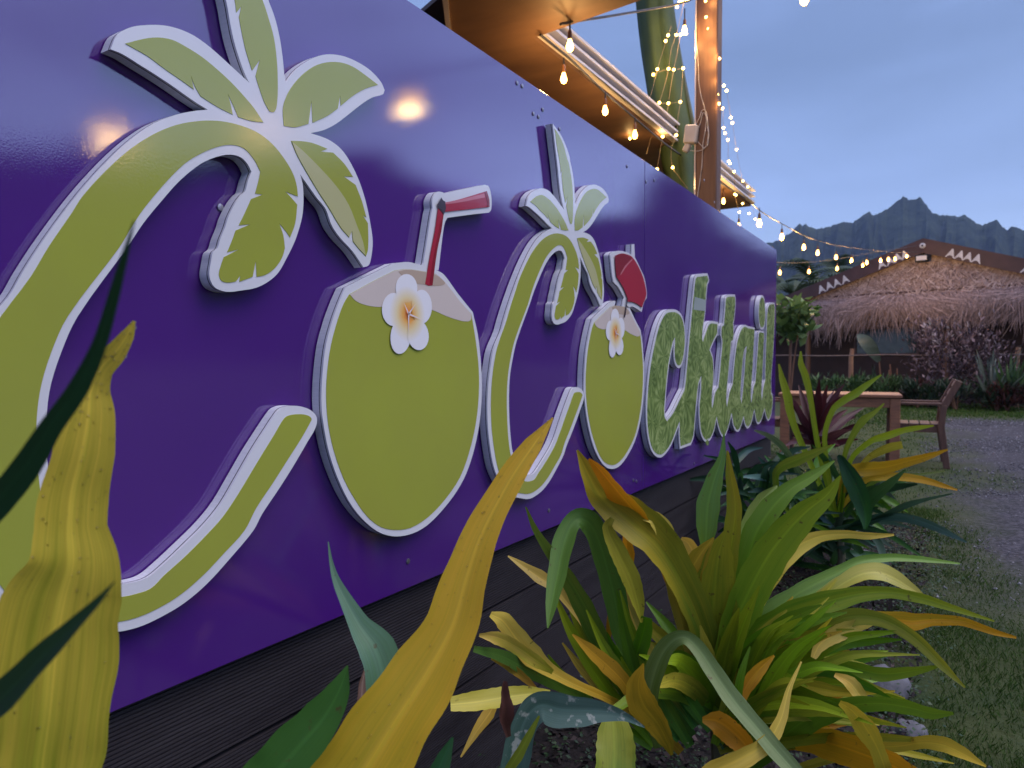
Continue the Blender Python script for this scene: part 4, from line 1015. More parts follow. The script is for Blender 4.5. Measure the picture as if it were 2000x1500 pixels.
m = MB(); m.tube([(.2, 0, 0), (.2, 0, .5), tuple(bse)], [.05, .035, .015], 6); m.build('stalk', M['wood_post'], o)
# fence
fe = thing('garden_fence', 'low rail fence with a pale round timber post in front of the hut', 'fence', tuple(at(1662, 19.0)))
fd = HE
for px in (1500, 1662, 1986, 2150):
    q = at(px, 19.0 - (px - 1662) * .0055) - Vector(fe.location)
    m = MB(); m.tube([q, q + Vector((0, 0, 1.22)), q + Vector((.03, 0, 1.46))], [.062, .058, .05], 8); m.build('post', mat('pale_log', (.30, .17, .10), (.20, .11, .07), .8, 6, .3), fe)
a, b = at(1480, 20.0, 1.28) - Vector(fe.location), at(2200, 16.1, 1.28) - Vector(fe.location)
m = MB(); m.tube([a.lerp(b, k / 10) + Vector((0, 0, .012 * math.sin(k * 2))) for k in range(11)], .018, 6); m.build('rail', mat('rope_rail', (.16, .12, .11), None, .8), fe)
for i, (px, z, sl_) in enumerate(((1740, 1.05, 'tallest, middle one of three thin pale sticks in the green clumps'), (1752, .95, 'thin pale stick nearest the purple shrub, right of two others'), (1735, .9, 'shortest thin pale stick, leftmost of three in the green clumps'))):
    sk = thing('garden_stake', sl_, 'stick', tuple(at(px, 18.3)), 0, 'pale sticks before the hut')
    m = MB(); m.tube([(0, 0, 0), (.03, 0, z * .5), (-.02 + .02 * i, 0, z)], .013, 5); m.build('stick', M['teak'], sk)

# palms behind the hut
M['palm_leaf'] = tint_mat('palm_leaflet', (.020, .038, .018), (.045, .075, .030), (.10, .12, .05), .5, .2)
def palm(base, h, n, L_, seed, label):
    r_ = random.Random(seed); o = thing('palm_tree', label, 'palm tree', tuple(base), 0, 'palms behind the hut')
    m = MB(); m.tube([(0, 0, 0), (.1, 0, h * .5), (.05, 0, h)], [.17, .13, .11], 8); m.build('trunk', M['wood_post'], o)
    Vp, Tp, Cp = [], [], []
    for k in range(n):
        a = 2 * PI * k / n + r_.uniform(-.2, .2); el = r_.uniform(.1, 1.2); c = Vector((.05, 0, h)); d = Vector((math.cos(a) * math.cos(el), math.sin(a) * math.cos(el), math.sin(el))); s = Vector((-math.sin(a), math.cos(a), 0))
        seg = 16; t_ = min(1, max(0, r_.gauss(.4, .2)))
        for j in range(seg):
            c2 = c + d * (L_ / seg); lw = L_ * .24 * math.sin(PI * (.1 + .85 * j / seg))
            for sg in (-1, 1):
                e = c2 + s * (sg * lw) + d * (lw * .5) + Vector((0, 0, -lw * .45)); i = len(Vp)
                Vp += [c, c2, e]; Tp += [(i, i + 1, i + 2)]; Cp += [t_ * .8, t_, t_]
            c = c2; d = (d + Vector((0, 0, -.12))).normalized()
    fastmesh('crown', [tuple(v) for v in Vp], Tp, M['palm_leaf'], o, col=Cp)
palm(at(1590, 33), 4.7, 16, 2.4, 3, 'palm with a spreading crown just left of the hut roof')
palm(at(1640, 36), 5.3, 15, 2.3, 5, 'taller palm standing behind the left slope of the hut roof')
palm(at(1545, 30), 3.9, 14, 2.2, 8, 'short palm next to the end of the purple board')
# trees off to the right whose dark shapes are mirrored in the board
M['tree_leaf'] = tint_mat('tree_leaf', (.012, .026, .012), (.028, .055, .022), (.06, .09, .035), .6, .2)
def tree(base, h, r0, label, seed):
    r_ = random.Random(seed); o = thing('garden_tree', label, 'tree', tuple(base), 0, None)
    m = MB(); cl = [Vector((r_.gauss(0, r0 * .5), r_.gauss(0, r0 * .5), h * r_.uniform(.5, .97))) for _ in range(16)]
    m.tube([(0, 0, 0), (.1, .05, h * .3), (0, 0, h * .6)], [.22, .16, .09], 8)
    for c in cl[:8]: m.tube([(.05, 0, h * .35), (c.x * .5, c.y * .5, (h * .35 + c.z) / 2), tuple(c)], [.09, .06, .02], 5)
    m.build('trunk', M['wood_post'], o); Vp, Tp, Cp = [], [], []
    for _ in range(2600):
        k = r_.choice(cl); c = k + Vector((r_.gauss(0, r0 * .22), r_.gauss(0, r0 * .22), r_.gauss(0, h * .08)))
        leafpoly(Vp, Tp, Cp, c, Vector((r_.gauss(0, 1), r_.gauss(0, 1), r_.gauss(0, .6))), Vector((r_.gauss(0, .5), r_.gauss(0, .5), 1)), r_.uniform(.2, .4), r_.uniform(.05, .1), min(1, max(0, r_.gauss(.4, .25))))
    fastmesh('crown', [tuple(v) for v in Vp], Tp, M['tree_leaf'], o, col=Cp)
# ------------------------------------------------------------------ open-sided bar behind the board: soffit, gutter, post, canvas
bar_o = thing('bar_roof', 'brown plywood roof overhang with pale gutter above the purple board', 'roof', (-1.9, 4.0, 0))
def bl(x, y, z): return Vector((x + 1.9, y - 4.0, z))
ZS = 2.5
sof = [(-1.845, 2.516), (-1.66, 2.265), (-.85, 2.38), (-.85, 2.678), (-1.558, 2.771), (-1.515, 6.72), (-2.7, 6.76), (-2.7, 2.9)]
tri = tessellate_polygon([[Vector((x, y, 0)) for x, y in sof]]); n = len(sof)
m = MB(); m.v = [bl(x, y, ZS) for x, y in sof] + [bl(x, y, ZS + .02) for x, y in sof]
m.f = [tuple(t) for t in tri] + [tuple(n + i for i in t) for t in tri] + [(i, (i + 1) % n, n + (i + 1) % n, n + i) for i in range(n)]
m.build('soffit', M['soffit'], bar_o)
# roof sheet above it, fascia and stepped gutter along both outer edges
m = MB(); m.v = [bl(x, y, ZS + .16) for x, y in sof] + [bl(x, y, ZS + .18) for x, y in sof]
m.f = [tuple(t) for t in tri] + [tuple(n + i for i in t) for t in tri] + [(i, (i + 1) % n, n + (i + 1) % n, n + i) for i in range(n)]
m.build('roof_sheet', M['hut_roof'], bar_o)
for k, (dx, za, zb) in enumerate(((.010, .0, .052), (.013, .055, .104), (.017, .107, .155))):
    m = MB(); m.bar(bl(-1.553 + dx, 2.772, ZS + (za + zb) / 2), bl(-1.510 + dx, 6.70, ZS + (za + zb) / 2), .014, zb - za, up=(1, 0, 0)); m.build('gutter_board', M['gutter'], bar_o)
m = MB(); m.bar(bl(-1.53, 2.775, ZS + .07), bl(-.86, 2.685, ZS + .07), .02, .14, up=(0, 1, 0)); m.build('edge_board', M['soffit'], bar_o)
m = MB(); m.bar(bl(-1.50, 6.735, ZS + .045), bl(-2.6, 6.765, ZS + .045), .03, .10, up=(0, 1, 0)); m.build('end_board', M['soffit'], bar_o)
m = MB(); m.bar(bl(-1.9, 2.63, ZS - .01), bl(-1.66, 2.262, ZS - .01), .02, .03, up=(0, 0, 1)); m.build('edge_trim', M['cream'], bar_o)
for y in (2.95, 5.0, 6.6):
    m = MB(); m.box(bl(-2.6, y, ZS / 2), (.10, .10, ZS)); m.build('post', M['wood_post'], bar_o)
m = MB(); m.box(bl(-2.67, 4.85, ZS / 2), (.03, 3.7, ZS)); m.build('back_wall', M['hut_wall'], bar_o)
# post
p0 = on_x(1383, 400, -1.22)
PX, PY = p0.x, p0.y
post = thing('timber_post', 'tall square brown timber post wrapped in tiny warm lights behind the board', 'post', (PX, PY, 0))
m = MB(); m.box((0, 0, 2.5), (.125, .10, 5.0), None, .006); m.build('shaft', M['wood_post'], post)
m = MB(); m.box((-.067, -.045, 2.5), (.008, .012, 5.0)); m.build('lit_edge_strip', M['cream'], post)  # cream strip paints in the lit left edge of the post
# canvas
cv = thing('rolled_canvas', 'dark green canvas blind hanging in a long taper beside the timber post', 'canvas blind', tuple(P(1300, 200, 4.75)))
cl0 = Vector(cv.location); V, F = [], []
rows = catmull([(1238, -90), (1246, 0), (1256, 90), (1266, 160), (1276, 230), (1290, 290), (1303, 345), (1322, 420)], 5)
rowr = catmull([(1300, -90), (1309, 0), (1320, 75), (1331, 140), (1342, 195), (1352, 245), (1358, 300), (1360, 420)], 5)
for i, (a, b) in enumerate(zip(rows, rowr)):
    for k in range(13):
        f = k / 12; z = 4.75 + .10 * math.sin(f * PI) * -1 + .018 * math.sin(f * 14 + i * .08) + .012 * math.sin(f * 31 + i * .21) + .06 * f
        V.append(P(a[0] + (b[0] - a[0]) * f, a[1] + (b[1] - a[1]) * f, z) - cl0)
nn = len(V)
for i in range(len(rows) - 1):
    for k in range(12):
        q = i * 13 + k; F.append((q, q + 1, q + 14, q + 13))
o = mobj('cloth', V, F, M['canvas'], cv, True)
md = o.modifiers.new('thickness', 'SOLIDIFY'); md.thickness = .02
m = MB(); m.tube([V[i * 13 + 12] + Vector((.01, -.01, 0)) for i in range(0, len(rows), 3)], .012, 6); m.build('hem', mat('faded_canvas_hem', (.10, .15, .15), (.07, .11, .12), .8, 5), cv)
# socket box and coil of cable on the post
jb = thing('power_adapter', 'ivory plug adapter box fixed to the left side of the timber post', 'power adapter', (PX - .085, PY - .07, P(1345, 262, 4.25).z))
m = MB(); m.box((0, 0, 0), (.075, .05, .11), Matrix.Rotation(.12, 3, 'Y'), .008); m.build('case', M['plastic'], jb)
m = MB(); m.box((-.025, 0, -.075), (.035, .035, .05), Matrix.Rotation(.5, 3, 'Y'), .006); m.build('plug', M['plastic'], jb)
cb = thing('coiled_flex', 'pale flex looped in a loose coil on the timber post', 'cable', (PX, PY, 0))
def onpost(x, y, off=.066):
    r_ = ray(x, y); Y = PY - off; t_ = Y / r_.y; return CAM + r_ * t_ - Vector((PX, PY, 0))
lp = [(1357, 60), (1362, 100), (1364, 130), (1365, 160), (1370, 190), (1376, 210), (1381, 240), (1383, 262), (1379, 285), (1368, 294), (1352, 294), (1338, 288), (1344, 270), (1354, 252), (1366, 230), (1375, 214), (1382, 238), (1384, 270), (1378, 288), (1366, 280), (1358, 268), (1368, 240), (1376, 220), (1378, 250), (1373, 280), (1371, 320), (1366, 360), (1362, 385), (1360, 420)]
m = MB(); m.tube([onpost(x, y, .058 + .006 * math.sin(i * 1.7)) for i, (x, y) in enumerate(catmull(lp, 4))], .0022, 5); m.build('flex', M['plastic'], cb)

# ------------------------------------------------------------------ lights
ICO = None
def ico(r, sub=1):
    bm = bmesh.new(); bmesh.ops.create_icosphere(bm, subdivisions=sub, radius=r); me = bpy.data.meshes.new('light'); bm.to_mesh(me); bm.free()
    me.polygons.foreach_set('use_smooth', [True] * len(me.polygons)); return me
FM = ico(.0095); FM.materials.append(M['fairy'])
def fairy(label, pts, wires, Z, loc, watt=.24):
    o = thing('fairy_lights', label, 'fairy lights', tuple(loc), 0, 'strings of tiny warm lights round the post')
    L0 = Vector(loc)
    for p in pts:
        w = p if isinstance(p, Vector) else P(p[0], p[1], Z(p[0], p[1]))
        q = bpy.data.objects.new('light', FM); COL.objects.link(q); q.parent = o; q.location = w - L0
    for i_ in range(0, len(pts), 2):
        p = pts[i_]; w = P(p[0], p[1], Z(p[0], p[1]) - .05); lamp(w - L0, watt, o)
    for wr in wires:
        m = MB(); m.tube([P(x, y, Z(x, y) + .004) - L0 for x, y in catmull(wr, 4)], .0012, 4); m.build('wire', M['wire'], o)
    return o
s6 = lambda L: [(860 + x / 3.125, y / 3.125) for x, y in L]
net = s6([(1390, 215), (1375, 250), (1440, 213), (1465, 212), (1500, 205), (1480, 206), (1325, 422), (1300, 455), (1393, 420), (1425, 425), (1482, 417), (1230, 655), (1268, 625), (1337, 627), (1392, 630), (1465, 622), (1157, 845), (1288, 825), (1357, 833), (1440, 825), (1418, 1022), (1323, 1033), (1445, 42), (1460, 10), (1475, 5), (1500, 8), (1512, 3)])
fairy('tiny warm lights draped in scallops over the green canvas', net, [s6(L) for L in (
    [(1490, 5), (1440, 213), (1410, 300), (1393, 420), (1370, 520), (1337, 627), (1300, 760), (1288, 825), (1260, 940)],
    [(1410, 160), (1390, 215), (1350, 340), (1325, 422), (1290, 560), (1268, 625), (1230, 655), (1190, 780), (1157, 845)],
    [(1465, 212), (1445, 330), (1425, 425), (1405, 540), (1392, 630), (1375, 740), (1357, 833), (1340, 930), (1323, 1033)],
    [(1482, 417), (1475, 520), (1465, 622), (1450, 720), (1440, 825), (1410, 910), (1418, 1022), (1450, 1070), (1510, 1150)],
    [(1300, 455), (1360, 430), (1425, 425), (1482, 417)], [(1230, 655), (1300, 632), (1392, 630), (1465, 622)], [(1157, 845), (1288, 825), (1357, 833), (1440, 825)])],
    lambda x, y: 4.50, P(1300, 250, 4.5))
pst = s6([(1623, 105), (1655, 155), (1635, 177), (1660, 165), (1650, 285), (1645, 300), (1688, 333), (1702, 358), (1658, 373), (1675, 455), (1672, 483), (1690, 577), (1700, 633), (1620, 8), (1655, 4)])
zp = (Vector((PX, PY - .07, 2)) - CAM).dot(FW)
fairy('tiny warm lights running down the face of the timber post', pst, [s6(L) for L in ([(1625, -20), (1623, 105), (1635, 177), (1645, 300), (1658, 373), (1672, 483), (1690, 577)], [(1640, -20), (1655, 155), (1665, 240), (1688, 333), (1702, 358)], [(1660, 373), (1675, 455), (1690, 540), (1700, 633), (1705, 680)])], lambda x, y: zp - .01, P(1385, 200, zp), .22)
rgt = s6([(1730, 522), (1747, 553), (1722, 662), (1773, 717), (1782, 750), (1728, 780), (1737, 813), (1755, 853), (1808, 913), (1760, 985), (1768, 997), (1793, 1048), (1847, 1105), (1877, 1140), (1797, 1185), (1805, 1190), (1845, 1242), (1825, 1295), (1885, 1303), (1922, 1337)])
fairy('tiny warm lights hanging free in the air right of the timber post', rgt, [s6(L) for L in ([(1705, 480), (1730, 522), (1747, 553), (1773, 717), (1782, 750), (1808, 913), (1847, 1105), (1877, 1140), (1922, 1337)], [(1700, 640), (1722, 662), (1728, 780), (1755, 853), (1760, 985), (1793, 1048), (1797, 1185), (1825, 1295)])], lambda x, y: 4.45 + max(0, y - 160) * .006, P(1430, 280, 5), .12)
# string lights: cable, socket and pear-shaped bulb
def bulb_mesh(r):
    m = MB(); m.lathe((0, 0, 0), [(r * .45, -.0), (r * .62, -r * .6), (r, -r * 1.7), (r * .95, -r * 2.3), (r * .6, -r * 2.9), (r * .1, -r * 3.1)], 10)
    me = bpy.data.meshes.new('bulb'); me.from_pydata([tuple(v) for v in m.v], [], m.f); me.polygons.foreach_set('use_smooth', [True] * len(me.polygons)); me.materials.append(M['bulb']); return me
def socket_mesh(r):
    m = MB(); m.lathe((0, 0, 0), [(r * .3, r * 2.4), (r * .55, r * 1.8), (r * .6, 0)], 8); me = bpy.data.meshes.new('socket'); me.from_pydata([tuple(v) for v in m.v], [], m.f); me.materials.append(M['socket']); return me
BM, SM_ = bulb_mesh(.021), socket_mesh(.021)
def string(label, bulbs, cable, drop=.07, sc=1.0, watt=2.5):
    """bulbs: world positions of the bulbs' middles; cable: world polyline"""
    L0 = cable[0]; o = thing('string_lights', label, 'string lights', tuple(L0), 0, 'festoon strings of warm bulbs')
    m = MB(); m.tube([c - L0 for c in cable], .006, 5); m.build('cable', M['cable'], o)
    for b in bulbs:
        q = bpy.data.objects.new('bulb', BM); COL.objects.link(q); q.parent = o; q.location = b - L0 + Vector((0, 0, .03 * sc)); q.scale = (sc,) * 3
        if watt: lamp(b - L0 + Vector((0, 0, -.065 * sc)), watt, o)
        s = bpy.data.objects.new('socket', SM_); COL.objects.link(s); s.parent = o; s.location = b - L0 + Vector((0, 0, .03 * sc)); s.scale = (sc,) * 3
        t_ = b - L0 + Vector((0, 0, .03 * sc + .05 * sc)); m = MB(); m.tube([t_, t_ + Vector((0, 0, drop))], .004, 4); m.build('drop_wire', M['cable'], o)
    return o
ea = [(1112, 92, -1.44), (1101, 152, -1.46), (1182, 215, -1.46), (1240, 262, -1.46), (1337, 58, -1.30), (1413, 392, -1.56), (1443, 441, -1.40)]
eb = [on_x(*b) for b in ea]
cbl = [on_x(x, y, X) for x, y, X in ((1055, 68, -1.50), (1110, 112, -1.50), (1180, 180, -1.50), (1245, 236, -1.50), (1300, 282, -1.49), (1400, 352, -1.47), (1455, 387, -1.47))]
string('festoon of warm bulbs hooked along the pale gutter above the board', eb[1:4] + eb[5:], cbl, .03, .72, 2.0)
cb2 = [P(1120, 42, 3.0), P(1180, 33, 3.25), P(1247, 22, 3.6), P(1310, 11, 4.0), P(1345, 2, 4.25), P(1365, -10, 4.4)]
string('short festoon crossing the gap between soffit and timber post', [P(1113, 88, 2.98), P(1337, 58, 4.2)], [P(1095, 47, 2.9)] + cb2, .06, .78, 2.0)
Af = [(1483, 435), (1527, 462), (1570, 482), (1597, 493), (1633, 502), (1663, 508), (1693, 512), (1720, 508), (1735, 506), (1748, 505), (1771, 500)]
Ac = [(1455, 385), (1485, 412), (1529, 438), (1580, 464), (1640, 480), (1700, 488), (1745, 493), (1792, 492)]
za = lambda x: 6.6 + (x - 1455) / 335 * 12.6
string('long festoon sagging from the bar roof to the ridge of the thatched hut', [P(x, y, za(x)) for x, y in Af], [P(x, y, za(x)) for x, y in catmull(Ac, 3)], .06, 1.3, 16)
Bf = [(1523, 532), (1580, 530), (1635, 524), (1685, 518)]
string('second festoon lower down, running behind the board towards the hut', [P(x, y, 14 + (x - 1523) * .02) for x, y in Bf], [P(x, y, 14 + (x - 1523) * .02) for x, y in catmull([(1470, 505), (1523, 513), (1580, 512), (1635, 506), (1690, 496), (1790, 480)], 3)], .05, 1.35)
# festoon over the lawn: out of frame except for one bulb, mirrored in the glossy board
def mirrored(px, py, X, z):
    q = on_x(px, py, X); d = (q - CAM); d.x = -d.x; t_ = (z - q.z) / d.z; return q + d * t_
mb = [mirrored(800, 190, XW, 3.1), mirrored(215, 250, XW, 2.75), mirrored(508, 236, XF, 2.95)]
far = P(1571, -4, 5.2)
cab = [mb[1] + Vector((-.6, -.9, .3)), mb[1] + Vector((0, 0, .17)), mb[2] + Vector((0, 0, .17)), mb[0] + Vector((0, 0, .17)), (mb[0] + far) / 2 + Vector((0, 0, .05)), far + Vector((0, 0, .17)), far + Vector((-.9, 1.2, .9))]
string('festoon over the lawn with one bulb at the top edge of the sky', mb + [far], cab, .05, 1.5)

# ------------------------------------------------------------------ table and chairs
def ground_at(px, Z):
    p = P(px, 709, Z); return (p.x, p.y, 0)
tb = thing('garden_table', 'weathered orange-brown timber table on the lawn beyond the board', 'table', ground_at(1640, 7.95), YAW - .45)
for k in range(6):
    m = MB(); m.box((0, -.33 + k * .132, .735), (1.20, .126, .032), None, .004); m.build('slat', M['teak'], tb)
for sy in (-1, 1):
    m = MB(); m.box((0, sy * .345, .665), (1.00, .03, .10), None, .003); m.build('apron', M['teak'], tb)
for sx in (-1, 1):
    m = MB(); m.box((sx * .53, 0, .665), (.03, .60, .10), None, .003); m.build('apron', M['teak'], tb)
    for sy in (-1, 1):
        m = MB(); m.box((sx * .535, sy * .335, .3585), (.095, .085, .717), None, .006); m.build('leg', M['teak'], tb)
def chair(label, px, Z, rz):
    o = thing('garden_chair', label, 'chair', ground_at(px, Z), rz, 'wooden armchairs at the timber table')
    W2 = .27
    for s in (-1, 1):
        m = MB(); m.bar((-.24, s * W2, 0), (-.23, s * W2, .64), .05, .055, bev=.004); m.build('front_leg', M['teak_dark'], o)
        m = MB(); m.bar((.29, s * W2, 0), (.235, s * W2, .43), .05, .06, bev=.004); m.bar((.235, s * W2, .42), (.255, s * W2, .65), .05, .06, bev=.004); m.build('rear_leg', M['teak_dark'], o)
        m = MB(); m.bar((.25, s * (W2 - .002), .62), (.385, s * (W2 - .002), .90), .045, .065, bev=.005); m.build('back_post', M['teak_dark'], o)
        m = MB(); m.box((-.02, s * W2, .66), (.52, .06, .025), None, .004); m.build('armrest', M['teak_dark'], o)
        m = MB(); m.box((0, s * (W2 - .03), .395), (.44, .025, .06), None, .003); m.build('side_rail', M['teak_dark'], o)
    for k in range(5):
        m = MB(); m.box((-.20 + k * .098, 0, .44), (.088, .50, .022), None, .003); m.build('seat_slat', M['teak_dark'], o)
    for k in range(5):
        m = MB(); z = .52 + k * .085; x = .245 + max(0, z - .62) * .48; m.box((x, 0, z), (.02, .50, .06), Matrix.Rotation(.43 if z > .62 else .1, 3, 'Y'), .003); m.build('back_slat', M['teak_dark'], o)
    return o
chair('dark wooden armchair with slanted back at the right end of the table', 1788, 7.65, YAW - .50)
chair('wooden armchair half hidden behind the board at the left end of the table', 1499, 8.3, YAW + PI - .42)
# ------------------------------------------------------------------ long-leaved plants in the bed
GREEN, YGREEN, OLIVE = (.095, .220, .008), (.23, .33, .012), (.20, .22, .010)
YELLOW, ORANGE, CREAM = (.66, .45, .030), (.66, .31, .012), (.68, .49, .090)
DARK, GLAUC, WINE, BLUEG = (.018, .060, .024), (.12, .21, .11), (.060, .014, .020), (.16, .24, .23)
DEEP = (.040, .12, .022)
LEAVES = []
def leaf(parent, pts, Z, c, tip=None, twist=0.0, fold=.22, wav=.03, m_='leaf', rev=False, label=None, bulge=0.0, cols=11, n=6, seed=None):
    """pts: (x, y, width) in picture units from base to tip (rev=True: tip to base), Z: depth at base and at tip in metres"""
    if rev: pts = pts[::-1]
    r_ = random.Random(len(LEAVES) if seed is None else seed)
    sp = catmull([(p[0], p[1]) for p in pts], n); wd = catmull([(i, p[2]) for i, p in enumerate(pts)], n)
    # depth follows the length already run
    cum = [0]
    for i in range(1, len(sp)): cum.append(cum[-1] + math.hypot(sp[i][0] - sp[i - 1][0], sp[i][1] - sp[i - 1][1]))
    tot = cum[-1] or 1; C = []
    for i, p in enumerate(sp):
        f = cum[i] / tot; C.append(P(p[0], p[1], Z[0] + (Z[1] - Z[0]) * f - bulge * math.sin(PI * f)))
    org = C[0]; V, UV, F = [], [], []; k = len(C); ph = r_.uniform(0, 6); prev = None
    tw = math.radians(twist)
    for i in range(k):
        t = (C[min(i + 1, k - 1)] - C[max(i - 1, 0)])
        v = (C[i] - CAM).normalized()
        s = t.cross(v)
        if s.length < 1e-7: s = prev or Vector((1, 0, 0))
        s.normalize()
        if prev and s.dot(prev) < 0: s = -s
        prev = s; nn = v * -1
        f = cum[i] / tot; a = tw * (1 + .25 * math.sin(ph + 3 * f))
        Zi = (C[i] - CAM).dot(FW); w = max(.3, wd[i][1]) * Zi / FPX / max(.55, math.cos(a))
        sd_ = s * math.cos(a) + nn * math.sin(a); n3 = nn * math.cos(a) - s * math.sin(a)
        for j in range(cols):
            u = -1 + 2 * j / (cols - 1)
            off = fold * (abs(u) ** 1.3) * w * .5 + wav * w * math.sin(ph + f * 11 + (2.0 if u > 0 else 0)) * u * u * abs(u) + .006 * w * math.cos(u * 13)
            edge = 1 + .035 * math.sin(f * 61 + ph * (1 if u > 0 else 2)) * abs(u)
            V.append(C[i] + sd_ * (u * w * .5 * edge) + n3 * off - org); UV.append((j / (cols - 1), f))
    for i in range(k - 1):
        for j in range(cols - 1):
            q = i * cols + j; F.append((q, q + 1, q + cols + 1, q + cols))
    o = mobj('leaf', V, F, M[m_], parent, True, UV)
    o.location = org - Vector(parent.location)
    jit = lambda q: tuple(max(.004, x * r_.uniform(.85, 1.15)) for x in q)
    c = jit(c); tip = jit(tip or c)
    o.color = (*c, 1.0); o['tipc'] = [float(x) for x in tip]
    if label: o['label'] = label
    LEAVES.append(o)
    return o, V, cols, k
M['drop'], _t, _b = newmat('water_drop'); _b.inputs['Transmission Weight'].default_value = 1.0; _b.inputs['IOR'].default_value = 1.33; _b.inputs['Roughness'].default_value = .02
def drops(lf, n, rmin, rmax, seed):
    o, V, cols, k = lf; r_ = random.Random(seed); Vp, Tp = [], []
    for _ in range(n):
        i = r_.randrange(k - 1); j = r_.randrange(cols - 1); q = i * cols + j; a, b = r_.random(), r_.random()
        p = V[q].lerp(V[q + 1], a).lerp(V[q + cols].lerp(V[q + cols + 1], a), b)
        nn = (V[q + 1] - V[q]).cross(V[q + cols] - V[q])
        if nn.length < 1e-12: continue
        nn.normalize()
        if nn.dot(p + Vector(o.location) + Vector(o.parent.location) - CAM) > 0: nn = -nn
        r0 = r_.uniform(rmin, rmax) ; x = nn.orthogonal().normalized(); y = nn.cross(x); b0 = len(Vp)
        Vp.append(p + nn * r0 * .62)
        for rr, hh in ((.6, .48), (1, -.05)):
            for g in range(8):
                an = g * PI / 4; Vp.append(p + (x * math.cos(an) + y * math.sin(an)) * r0 * rr + nn * r0 * hh)
        for g in range(8):
            h = (g + 1) % 8; Tp += [(b0, b0 + 1 + g, b0 + 1 + h), (b0 + 1 + g, b0 + 9 + g, b0 + 9 + h), (b0 + 1 + g, b0 + 9 + h, b0 + 1 + h)]
    fastmesh('water_drops', [tuple(v) for v in Vp], Tp, M['drop'], o, 'stuff', True)

M['stalk'] = mat('plant_stalk', (.11, .10, .05), (.06, .055, .03), .6, 20, .3, 60, (1, 1, .2))
def plant(name, label, cat, crown, group=None):
    o = thing(name, label, cat, (crown.x, crown.y, .02), 0, group)
    m = MB(); h = crown.z - .02
    m.tube([(0, 0, -.02), (.01, .004, h * .5), (0, 0, h)], [.022, .018, .014], 8); m.build('stalk', M['stalk'], o)
    return o

# --- nearest plant at the left edge: one big yellow leaf, dark blades out of focus
cA = P(60, 2300, .46)
pA = plant('strap_leaf_plant', 'nearest plant at the left edge, a big yellowing leaf between blurred dark blades', 'plant', cA)
la = leaf(pA, [(262, 627, 5), (248, 655, 24), (222, 692, 40), (195, 722, 46), (178, 762, 62), (174, 810, 82), (163, 880, 106), (143, 960, 112), (137, 1030, 122), (139, 1100, 158), (121, 1170, 200), (106, 1250, 222), (90, 1400, 222), (76, 1500, 216), (65, 1700, 170), (60, 2000, 90), (60, 2300, 40)], (.46, .47), (.16, .24, .014), (.70, .53, .055), 14, .16, .035, 'leafwet', True)
drops(la, 170, .0004, .0011, 1)
leaf(pA, [(262, 430, 3), (240, 510, 14), (215, 600, 22), (190, 680, 28), (150, 760, 36), (100, 830, 42), (50, 910, 50), (-10, 985, 55), (-80, 1070, 60), (-60, 1500, 60), (60, 2300, 40)], (.46, .24), DARK, DARK, 15, .3, .0, 'leafwet', True)
leaf(pA, [(224, 1136, 2), (190, 1175, 14), (150, 1215, 26), (80, 1285, 44), (0, 1368, 58), (-70, 1440, 60), (-60, 1800, 60), (60, 2300, 40)], (.46, .27), DARK, (.03, .075, .03), -15, .3, .0, 'leafwet', True)
# --- second near plant: the big golden leaf across the middle
cB = P(560, 2150, .62)
pB = plant('strap_leaf_plant', 'near plant with one big golden leaf slanting across the bottom middle', 'plant', cB)
lb = leaf(pB, [(1080, 816, 3), (1043, 868, 36), (995, 940, 52), (938, 1050, 68), (911, 1130, 88), (885, 1220, 102), (838, 1310, 130), (780, 1400, 150), (718, 1500, 165), (650, 1610, 170), (590, 1800, 120), (560, 2150, 40)], (.62, .72), (.50, .40, .020), (.74, .52, .040), -16, .30, .02, 'leafwet', True)
drops(lb, 110, .0005, .0013, 2)
leaf(pB, [(641, 1058, 2), (646, 1095, 7), (655, 1130, 14), (672, 1168, 24), (700, 1220, 42), (732, 1268, 70), (748, 1320, 76), (752, 1380, 72), (740, 1500, 66), (640, 1800, 50), (560, 2150, 30)], (.66, .80), (.075, .17, .055), GLAUC, 25, .3, .02, 'leaf', True)
leaf(pB, [(679, 1300, 3), (664, 1345, 44), (634, 1400, 76), (592, 1450, 92), (545, 1505, 102), (500, 1570, 100), (500, 1800, 70), (560, 2150, 30)], (.62, .66), (.045, .135, .022), (.055, .15, .03), -18, .3, .02, 'leaf', True)
leaf(pB, [(884, 1440, 4), (866, 1480, 30), (845, 1530, 44), (760, 1750, 44), (560, 2150, 24)], (.64, .74), DEEP, (.03, .09, .035), 20, .3, .02, 'leaf', True)
leaf(pB, [(713, 1305, 4), (708, 1335, 16), (706, 1370, 22), (700, 1420, 22), (640, 1750, 20)], (.66, .86), (.09, .055, .035), (.12, .07, .05), 20, .6, .05, 'leaf', True)

# --- the big clump
cC = P(1398, 1400, 1.62)
pC = plant('strap_leaf_clump', 'large clump of long arching green and yellow leaves at the bottom right', 'plant', cC)
ZB = 1.60
def C_(pts, zt, c, tip=None, tw=0, **k): return leaf(pC, pts, (k.pop('zb', ZB), zt), c, tip, tw, k.pop('fold', .28), k.pop('wav', .05), 'leaf', True, **k)
